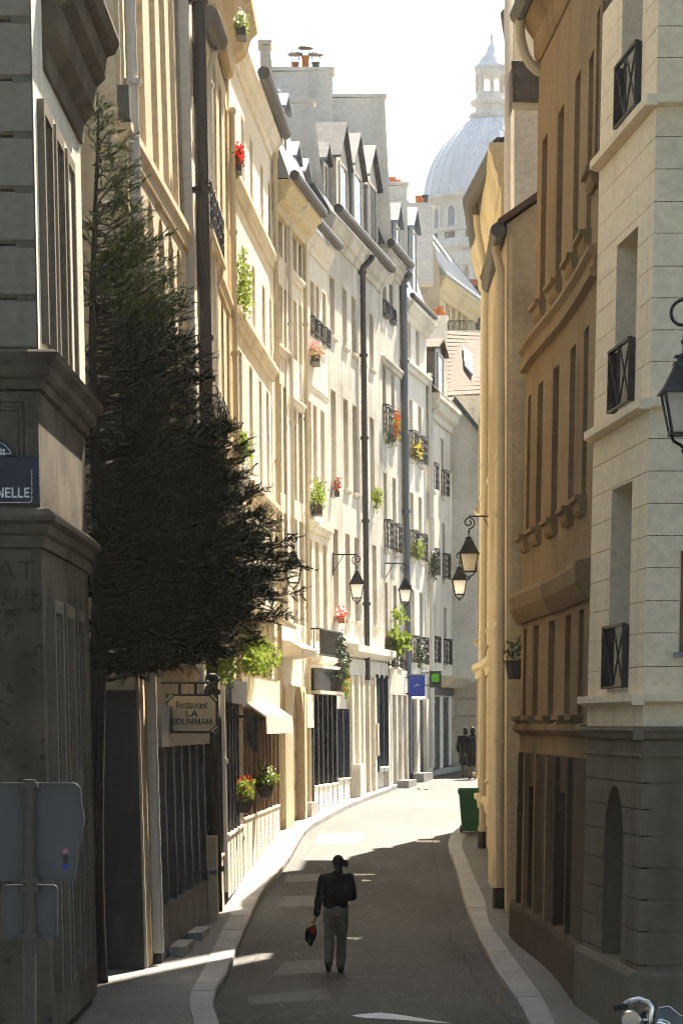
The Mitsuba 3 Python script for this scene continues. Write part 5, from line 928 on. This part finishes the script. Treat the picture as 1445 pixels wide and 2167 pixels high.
# ---------------------------------------------------------------- people
def sph(c, r, seg=20):
    r = (r, r, r) if np.isscalar(r) else r
    return m3.Manifold.sphere(1.0, seg).scale(list(map(float, r))).translate(list(map(float, c)))
def bones(bs, refine=.03, it=8):
    parts = [m3.Manifold.batch_hull([sph(c, r) for c, r in b]) for b in bs]
    M_ = m3.Manifold.batch_boolean(parts, m3.OpType.Add).refine_to_length(refine).to_mesh()
    t = trimesh.Trimesh(M_.vert_properties[:, :3], M_.tri_verts, process=True); trimesh.smoothing.filter_taubin(t, iterations=it); return t
def person(label, P0, sc, yaw, J, coat=False, jacket='m_jacket', trousers='m_trousers'):
    k = thing('person', label, 'person'); cy, sy_ = math.cos(yaw), math.sin(yaw)
    def pl(me): v = np.array(me.vertices) * sc; return mesh(np.c_[v[:, 0]*cy - v[:, 1]*sy_, v[:, 0]*sy_ + v[:, 1]*cy, v[:, 2]] + P0, me.faces)
    def put_(n, bs, m_, ref=.03, it=8):
        t = bones(bs, ref, it)
        if n in ('jacket', 'coat', 'trousers'):      # folds of the cloth
            v = np.array(t.vertices); q = v * [16, 12, 26] if n == 'trousers' else v * [12, 10, 12]
            t.vertices = v + np.array(t.vertex_normals) * ((meshkit.noise(q, 3) + .5*meshkit.noise(q*2.1, 5) - .75) * .026)[:, None]
        return add(f'{k}__{n}', pl(t), m_, smooth=True)
    hl, hr, kl, kr, al, ar = J['hips'] + J['knees'] + J['ankles']; sl, sr_, el, er, wl, wr = J['shoulders'] + J['elbows'] + J['wrists']
    hx, hy, hz = J['head']
    fing = []
    for w, e, sg in ((wl, el, -1), (wr, er, 1)):
        w, e = np.array(w), np.array(e); d = (w - e) / np.linalg.norm(w - e); sd = np.array([0, 1.0, 0]) if abs(d[2]) > .6 else np.array([0, 0, 1.0]); inn = np.cross(d, sd) * sg
        pc = w + d*.055; fing += [[(w, .026), (pc, (.02, .036, .03))], [(pc, (.02, .036, .03)), (w + d*.09, (.018, .034, .02))]]
        for q, ln in enumerate((.030, .036, .033, .026)):
            b0 = w + d*.095 + sd*(.028 - .0185*q); b1 = b0 + d*ln + inn*.008; b2 = b1 + d*ln*.35 + inn*.022; b3 = b2 - d*.012 + inn*.016
            fing += [[(b0, .0092), (b1, .0088)], [(b1, .0088), (b2, .0082)], [(b2, .0082), (b3, .0075)]]
        t0 = w + d*.04 + sd*.032; fing += [[(t0, .012), (t0 + d*.03 + sd*.014 + inn*.01, .0105)], [(t0 + d*.03 + sd*.014 + inn*.01, .0105), (t0 + d*.055 + sd*.008 + inn*.022, .009)]]
    body = [[((hx, hy, hz), (.070, .088, .095)), ((hx, hy+.015, hz-.07), (.052, .065, .05))], [((hx, hy-.01, hz-.06), .052), ((0, 0, 1.36), .058)],
        [((0, 0, .95), (.13, .09, .08)), ((0, 0, 1.28), (.15, .09, .06))], [((hx, hy+.085, hz-.01), .012), ((hx, hy+.105, hz-.035), .014)], [((hx-.073, hy, hz-.02), (.012, .018, .028)), ((hx-.066, hy, hz-.02), .014)], [((hx+.073, hy, hz-.02), (.012, .018, .028)), ((hx+.066, hy, hz-.02), .014)],
        [((hx-.022, hy+.078, hz-.058), .010), ((hx+.022, hy+.078, hz-.058), .010)], [(sl, .05), (el, .038)], [(el, .038), (wl, .027)], [(sr_, .05), (er, .038)], [(er, .038), (wr, .027)], [((0, 0, 1.32), .07), (sl, .05)], [((0, 0, 1.32), .07), (sr_, .05)],
        [(hl, .08), (kl, .055)], [(kl, .055), (al, .04)], [(hr, .08), (kr, .055)], [(kr, .055), (ar, .04)], [(hl, .08), ((0, 0, .95), .09)], [(hr, .08), ((0, 0, .95), .09)]] + fing
    put_('body', body, 'm_skin', .012, 3)
    for sg in (-1, 1): add(k + '__eye', pl(trimesh.creation.icosphere(1, .012).apply_translation((hx + sg*.03, hy + .080, hz + .0))), 'm_hair')
    hair = [[((hx, hy-.012, hz+.018), (.082, .094, .095)), ((hx, hy-.03, hz-.03), (.076, .076, .06))], [((hx, hy-.045, hz-.03), (.072, .055, .05)), ((hx, hy-.03, hz-.085), (.062, .045, .03))]]
    if 'bun' in J: hair += [[((hx+.07, hy-.03, hz-.01), .03), ((hx+.108, hy-.03, hz-.005), (.032, .034, .038))], [((hx+.10, hy-.03, hz+.02), .026), ((hx+.112, hy-.03, hz-.04), .028)]]
    put_('hair', hair, 'm_hair', .02, 5)
    hem = J.get('hem', .90)
    jk = [[((0, 0, hem+.02), (.178, .128, .03)), ((0, 0, hem+.10), (.176, .13, .05)), ((0, -.005, 1.12), (.172, .122, .09))], [((0, -.005, 1.12), (.172, .122, .09)), ((0, -.01, 1.27), (.185, .105, .07))], [((0, -.01, 1.27), (.185, .105, .07)), ((0, -.005, 1.37), (.085, .07, .035))], [((0, 0, 1.36), .075), ((hx, hy-.02, 1.415), (.064, .064, .03))]]
    if coat: jk += [[((0, 0, .95), (.19, .14, .08)), ((0, -.02, .45), (.22, .17, .05))]]
    for s_, e_, w_, sg in ((sl, el, wl, -1), (sr_, er, wr, 1)): jk += [[((0, -.005, 1.31), .088), (s_, .060)], [(s_, .062), (e_, .055)], [(e_, .058), (w_, .044)], [(s_, .068), ((sg*.12, 0, 1.15), .07)]]
    put_('coat' if coat else 'jacket', jk, jacket, .025, 6)
    tr_ = [[((0, -.01, hem+.03), (.155, .112, .05)), ((0, -.02, hem-.09), (.168, .125, .06))], [(hl, .098), ((0, -.02, hem-.06), .10)], [(hr, .098), ((0, -.02, hem-.06), .10)], [(hl, .100), (kl, .072)], [(kl, .072), (al, .062)], [(hr, .100), (kr, .072)], [(kr, .072), (ar, .064)]]
    put_('trousers', tr_, trousers, .022, 5)
    for a_s, h_, t_ in zip((al, ar), J['heels'], J['toes']): put_('shoe', [[(a_s, .044), (h_, .042)], [(h_, .040), (t_, (.040, .05, .026))], [(a_s, .04), (np.array(h_)*.5 + np.array(t_)*.5 + [0, 0, .012], .036)]], 'm_iron', .02, 4)
    return k, pl
JW = dict(hips=[(-.085, -.01, .84), (.085, 0, .84)], knees=[(-.092, .0, .47), (.072, .09, .48)], ankles=[(-.098, -.13, .15), (.062, .06, .095)], shoulders=[(-.185, -.01, 1.32), (.185, -.01, 1.32)], elbows=[(-.232, -.03, 1.06), (.240, .0, 1.07)], wrists=[(-.272, .0, .83), (.12, .19, 1.02)], head=(.03, .02, 1.535), heels=[(-.10, -.19, .11), (.062, .015, .045)], toes=[(-.098, -.03, .032), (.072, .21, .03)], bun=1)
PW = ground(711, 2060); kw, plw = person('person in a black jacket and khaki trousers walking up the street with a bag', PW + [0, 0, .006], 1.0, -.03, JW)
bg = thing('shopping_bag', 'black carrier bag with a red patch and yellow handles held by the walker', 'bag')
bp = np.array([[(x - 711) / 154.5, 0, (2060 - y) / 154.5] for x, y in ((649, 1962), (666, 1957), (669, 1975), (666, 1988), (657, 2004), (643, 1988), (645, 1972))]) + [0, .02, 0]
pts3 = np.vstack([bp + [0, d, 0] for d in (-.02, .05)] + [bp*[.75, 1, .75] + [bp[:, 0].mean()*.25, d, bp[:, 2].mean()*.25] for d in (-.045, .075)])
hull_ = m3.Manifold.hull_points(pts3).refine_to_length(.03).to_mesh(); hb = trimesh.Trimesh(hull_.vert_properties[:, :3], hull_.tri_verts); v_ = np.array(hb.vertices); hb.vertices = v_ + (np.stack([meshkit.noise(v_*18 + q) for q in (1, 7, 13)], 1) - .5) * .018
add(bg + '__bag', plw(hb), 'm_jacket', smooth=True)
rp = np.array([[(x - 711) / 154.5, -.045, (2060 - y) / 154.5] for x, y in ((655, 1963), (665, 1962), (665, 1974), (660, 1977), (656, 1972))]); rp2 = rp + [0, .03, 0]
add(bg + '__red_patch', plw(mesh(np.vstack([rp, rp2]), [[0,1,2],[0,2,3],[0,3,4],[5,7,6],[5,8,7],[5,9,8]] + [[i, 5+i, 5+(i+1) % 5] for i in range(5)] + [[i, 5+(i+1) % 5, (i+1) % 5] for i in range(5)])), 'm_red')
for dx in (-.03, .035): add(bg + '__handle', plw(tube([bp[0]*.5 + bp[1]*.5 + [dx*1.3, -.02, -.03], bp[0]*.5 + bp[1]*.5 + [dx, -.01, .03], np.array([-.288, .0, .735])], .011, 6)), 'm_yellow_strap')
JC = dict(hips=[(-.085, 0, .84), (.085, 0, .84)], knees=[(-.085, .06, .47), (.08, .0, .47)], ankles=[(-.09, .08, .09), (.085, -.12, .12)], shoulders=[(-.19, 0, 1.33), (.19, 0, 1.33)], elbows=[(-.25, -.03, 1.07), (.24, -.02, 1.07)], wrists=[(-.24, .10, .86), (.23, .08, .86)], head=(0, .02, 1.54), heels=[(-.09, .04, .045), (.085, -.17, .07)], toes=[(-.09, .21, .03), (.085, 0, .03)])
person('dark coated person of a far couple, the one nearer the left pavement', ground(985, 1645), 1.02, -.1, JC, True)
person('dark coated person of a far couple, half hidden by the yellow wall', ground(1000, 1649), 1.05, -.1, JC, True)

# ---------------------------------------------------------------- bin, traffic sign, motorcycle
wb = thing('wheelie_bin', 'dark green wheeled rubbish bin standing at the right kerb', 'bin')
B0 = ground(995, 1765, K); bx, by, bz = B0[0] + .02, B0[1] + .3, B0[2]
def bbx(w0, d0, z0, w1, d1, z1, cy_=0): return hexa(*[(bx+a*w0, by+cy_+b*d0, bz+z0) for a, b in ((-1,-1),(1,-1),(1,1),(-1,1))], *[(bx+a*w1, by+cy_+b*d1, bz+z1) for a, b in ((-1,-1),(1,-1),(1,1),(-1,1))])
add(wb + '__body', cat([bbx(.20, .22, .06, .27, .30, .92)]), 'm_bin_green'); add(wb + '__rim', bbx(.29, .32, .921, .295, .325, .98), 'm_bin_green'); add(wb + '__lid', bbx(.30, .34, .981, .27, .30, 1.06), 'm_bin_green')
add(wb + '__handle', tube([(bx-.2, by+.38, bz+.98), (bx+.2, by+.38, bz+.98)], .018, 6), 'm_bin_green')
for sx_ in (-1, 1): add(wb + '__wheel', tube([(bx+sx_*.19, by+.22, bz+.10), (bx+sx_*.24, by+.22, bz+.10)], .10, 14), 'm_rubber')
ts = thing('traffic_sign', 'grey back of a rounded traffic sign with a smaller plate on a dark post', 'sign'); TYs = 24.0; q_ = TYs / FOC
def tp(x, y): p = at(x, y, TYs); return (p[0], p[2])
def rounded(x0, y0, x1, y1, r): a, b = tp(x0, y1), tp(x1, y0); return sbox(a[0]+r, a[1]+r, b[0]-r, b[1]-r).buffer(r, 10)
g1 = unary_union([rounded(-40, 1656, 172, 1864, .07), Polygon([tp(160, 1690), tp(172, 1690), tp(180, 1737), tp(172, 1775), tp(160, 1775)])]).difference(Polygon([tp(168, 1790), tp(176, 1790), tp(176, 1868), tp(160, 1868)]).buffer(.004)).buffer(-.02).buffer(.02)
g2 = rounded(4, 1872, 123, 1986, .04)
for g, nm in ((g1, 'plate'), (g2, 'small_plate')):
    pk = add(f'{ts}__{nm}', extr(g.buffer(-.004), TYs, TYs + .004), 'm_sign_metal'); add(pk + '__rim', extr(g.difference(g.buffer(-.010)), TYs - .022, TYs + .006), 'm_sign_metal')
pc_ = at(65, 0, TYs)[0]; add(ts + '__post', tube([(pc_, TYs - .075, -3.7), (pc_, TYs - .075, (HY-1650)*q_)], .046, 12), 'm_pipe_dark')
for y in (1661, 1861, 1880, 1978): z = (HY - y)*q_; add(ts + '__clamp', cat([wbox(pc_-.085, pc_+.085, TYs-.03, TYs-.023, z-.016, z+.016), wbox(pc_-.06, pc_+.06, TYs-.13, TYs-.031, z-.02, z+.02)]), 'm_pipe_dark')
for y0, y1, m_ in ((1798, 1806, 'm_petal_pink'), (1810, 1828, 'm_iron'), (1829, 1840, 'm_sign_blue')): a, b = tp(133, y1), tp(144, y0); add(ts + '__sticker', wbox(a[0], b[0], TYs-.004, TYs-.001, a[1], b[1]), m_)
mo = thing('motorcycle', 'parked motorcycle with a chrome headlamp and bars at the bottom right corner', 'motorcycle')
MX, MY, MZ = at(1392, 0, 32)[0], 32.6, float(G(32.6))
def torus(c, R, r, n=28): return tube([(c[0] + R*math.sin(a)*0, c[1] + R*math.cos(a), c[2] + R*math.sin(a)) for a in np.linspace(0, 2*math.pi, n)], r, 8, False)
for yy in (-.55, .80):
    w_ = add(mo + '__wheel', cat([tube([(MX + .0, MY+yy+.245*math.cos(a), MZ+.30+.245*math.sin(a)) for a in np.linspace(0, 2*math.pi, 30)], .055, 8, False)]), 'm_rubber'); add(w_ + '__rim', cat([tube([(MX, MY+yy+.19*math.cos(a), MZ+.30+.19*math.sin(a)) for a in np.linspace(0, 2*math.pi, 24)], .018, 6, False)] + [tube([(MX, MY+yy, MZ+.30), (MX, MY+yy+.19*math.cos(a), MZ+.30+.19*math.sin(a))], .006, 4) for a in np.linspace(0, 2*math.pi, 13)[:-1]]), 'm_chrome')
add(mo + '__tank', bones([[((MX, MY-.15, MZ+.80), (.13, .18, .10)), ((MX, MY+.15, MZ+.76), (.10, .14, .07))]], .04, 4), 'm_black_paint', smooth=True); add(mo + '__seat', bones([[((MX, MY+.25, MZ+.76), (.12, .12, .05)), ((MX, MY+.75, MZ+.80), (.11, .12, .05))]], .05, 4), 'm_rubber', smooth=True)
add(mo + '__engine', cat([wbox(MX-.14, MX+.14, MY-.15, MY+.30, MZ+.25, MZ+.60), lathe([(0, 0), (.1, 0), (.1, .25), (0, .25)], (MX, MY-.05, MZ+.45), 12)]), 'm_sign_metal')
HL = np.array([MX - .26, MY - .62, MZ + .80]); a_l = np.array([[0, .02], [.085, .02], [.098, .0], [.105, -.02], [.10, -.05], [.085, -.10], [.05, -.15], [0, -.17]])
L_ = lathe(a_l, (0, 0, 0), 24); v_ = np.array(L_.vertices); add(mo + '__headlamp', mesh(np.c_[v_[:, 0], -v_[:, 2], v_[:, 1]] + HL, L_.faces), 'm_chrome', smooth=40)
def mp(x, y, dy=0): p = at(x, y, MY - .55 + dy); return p
add(mo + '__handlebar', tube([mp(1318, 2128, .1), mp(1330, 2120), mp(1352, 2114), mp(1370, 2120), mp(1379, 2132), mp(1376, 2160), mp(1374, 2185)], .024, 10), 'm_chrome', smooth=True); add(mo + '__grip', tube([mp(1300, 2136, .1), mp(1328, 2126, .05)], .030, 10), 'm_rubber')
add(mo + '__mirror', bones([[(mp(1398, 2166), (.045, .02, .045)), (mp(1410, 2170), (.045, .02, .04))]], .02, 3), 'm_chrome', smooth=True)
ws = np.array([mp(x, y, d) for x, y, d in ((1384, 2165, 0), (1392, 2134, .1), (1415, 2130, .15), (1440, 2150, .15), (1470, 2152, .15), (1470, 2200, 0), (1384, 2200, 0))]); n_ = len(ws); wsb = ws + [0, .03, 0]
add(mo + '__fairing', mesh(np.vstack([ws, wsb]), [[0, i, i+1] for i in range(1, n_-1)] + [[n_, n_+i+1, n_+i] for i in range(1, n_-1)] + [[i, (i+1) % n_, n_+(i+1) % n_] for i in range(n_)] + [[i, n_+(i+1) % n_, n_+i] for i in range(n_)]), 'm_sign_metal'); add(mo + '__chrome_trim', tube(ws[1:5] - [0, .005, 0], .007, 6), 'm_chrome')
add(mo + '__fork', cat([tube([(MX + q, MY-.55, MZ+.30), (MX + q*.8, MY-.42, MZ+.85)], .022, 8) for q in (-.09, .09)] + [tube([HL + [.02, .1, 0], (MX, MY-.45, MZ+.78)], .02, 6)]), 'm_chrome')
for q in range(12):
    p = ground(815 + 95*rng.random(), 1668 + 6*rng.random()) if q < 8 else ground(1040 + 40*rng.random(), 2085 + 50*rng.random())
    lf = thing('fallen_leaf', 'small red orange leaf lying in the sunlit left gutter near the bend' if q < 8 else 'small brown leaf lying in the shaded right gutter', 'leaf', 'leaves in the left gutter' if q < 8 else 'leaves in the right gutter'); add(lf + '__blade', leaf_mesh(p[None] + [[0, 0, .012]], .16 if q < 8 else .08, .7, None, -.1), 'm_orange_pot')
# ---------------------------------------------------------------- unseen trees added on both sides of the camera to shade the lower street
for i, (x, y, zc, r, lb) in enumerate(((-8.6, 27, 2.6, 4.4, 'added unseen tree shading the street mouth from the left'), (-7.2, 14, 3.6, 4.6, 'added unseen shade tree left of the camera'), (8.8, 23, 2.6, 4.4, 'added unseen shade tree right of the camera'))):
    k = thing('added_shade_tree', lb, 'tree', None)
    add(k + '__trunk', tube([(x, y, -3.8), (x + .1, y, -1.2), (x, y + .15, zc + r*.5)], [.30, .24, .08], 10), 'm_bark')
    for a in range(5): add(k + '__limb', tube([(x, y, -.9 + .4*a), (x + r*.35*math.cos(a*1.3), y + r*.35*math.sin(a*1.3), zc - .3 + .3*a), (x + r*.7*math.cos(a*1.3), y + r*.7*math.sin(a*1.3), zc + .5 + .3*a)], [.12, .08, .03], 7), 'm_bark')
    cr = blob((x, y, zc), (r, r, r*.85), 9000); add(k + '__crown', leaf_mesh(cr, .36, .8), 'm_foliage'); tag(k + '__crown', kind='stuff')
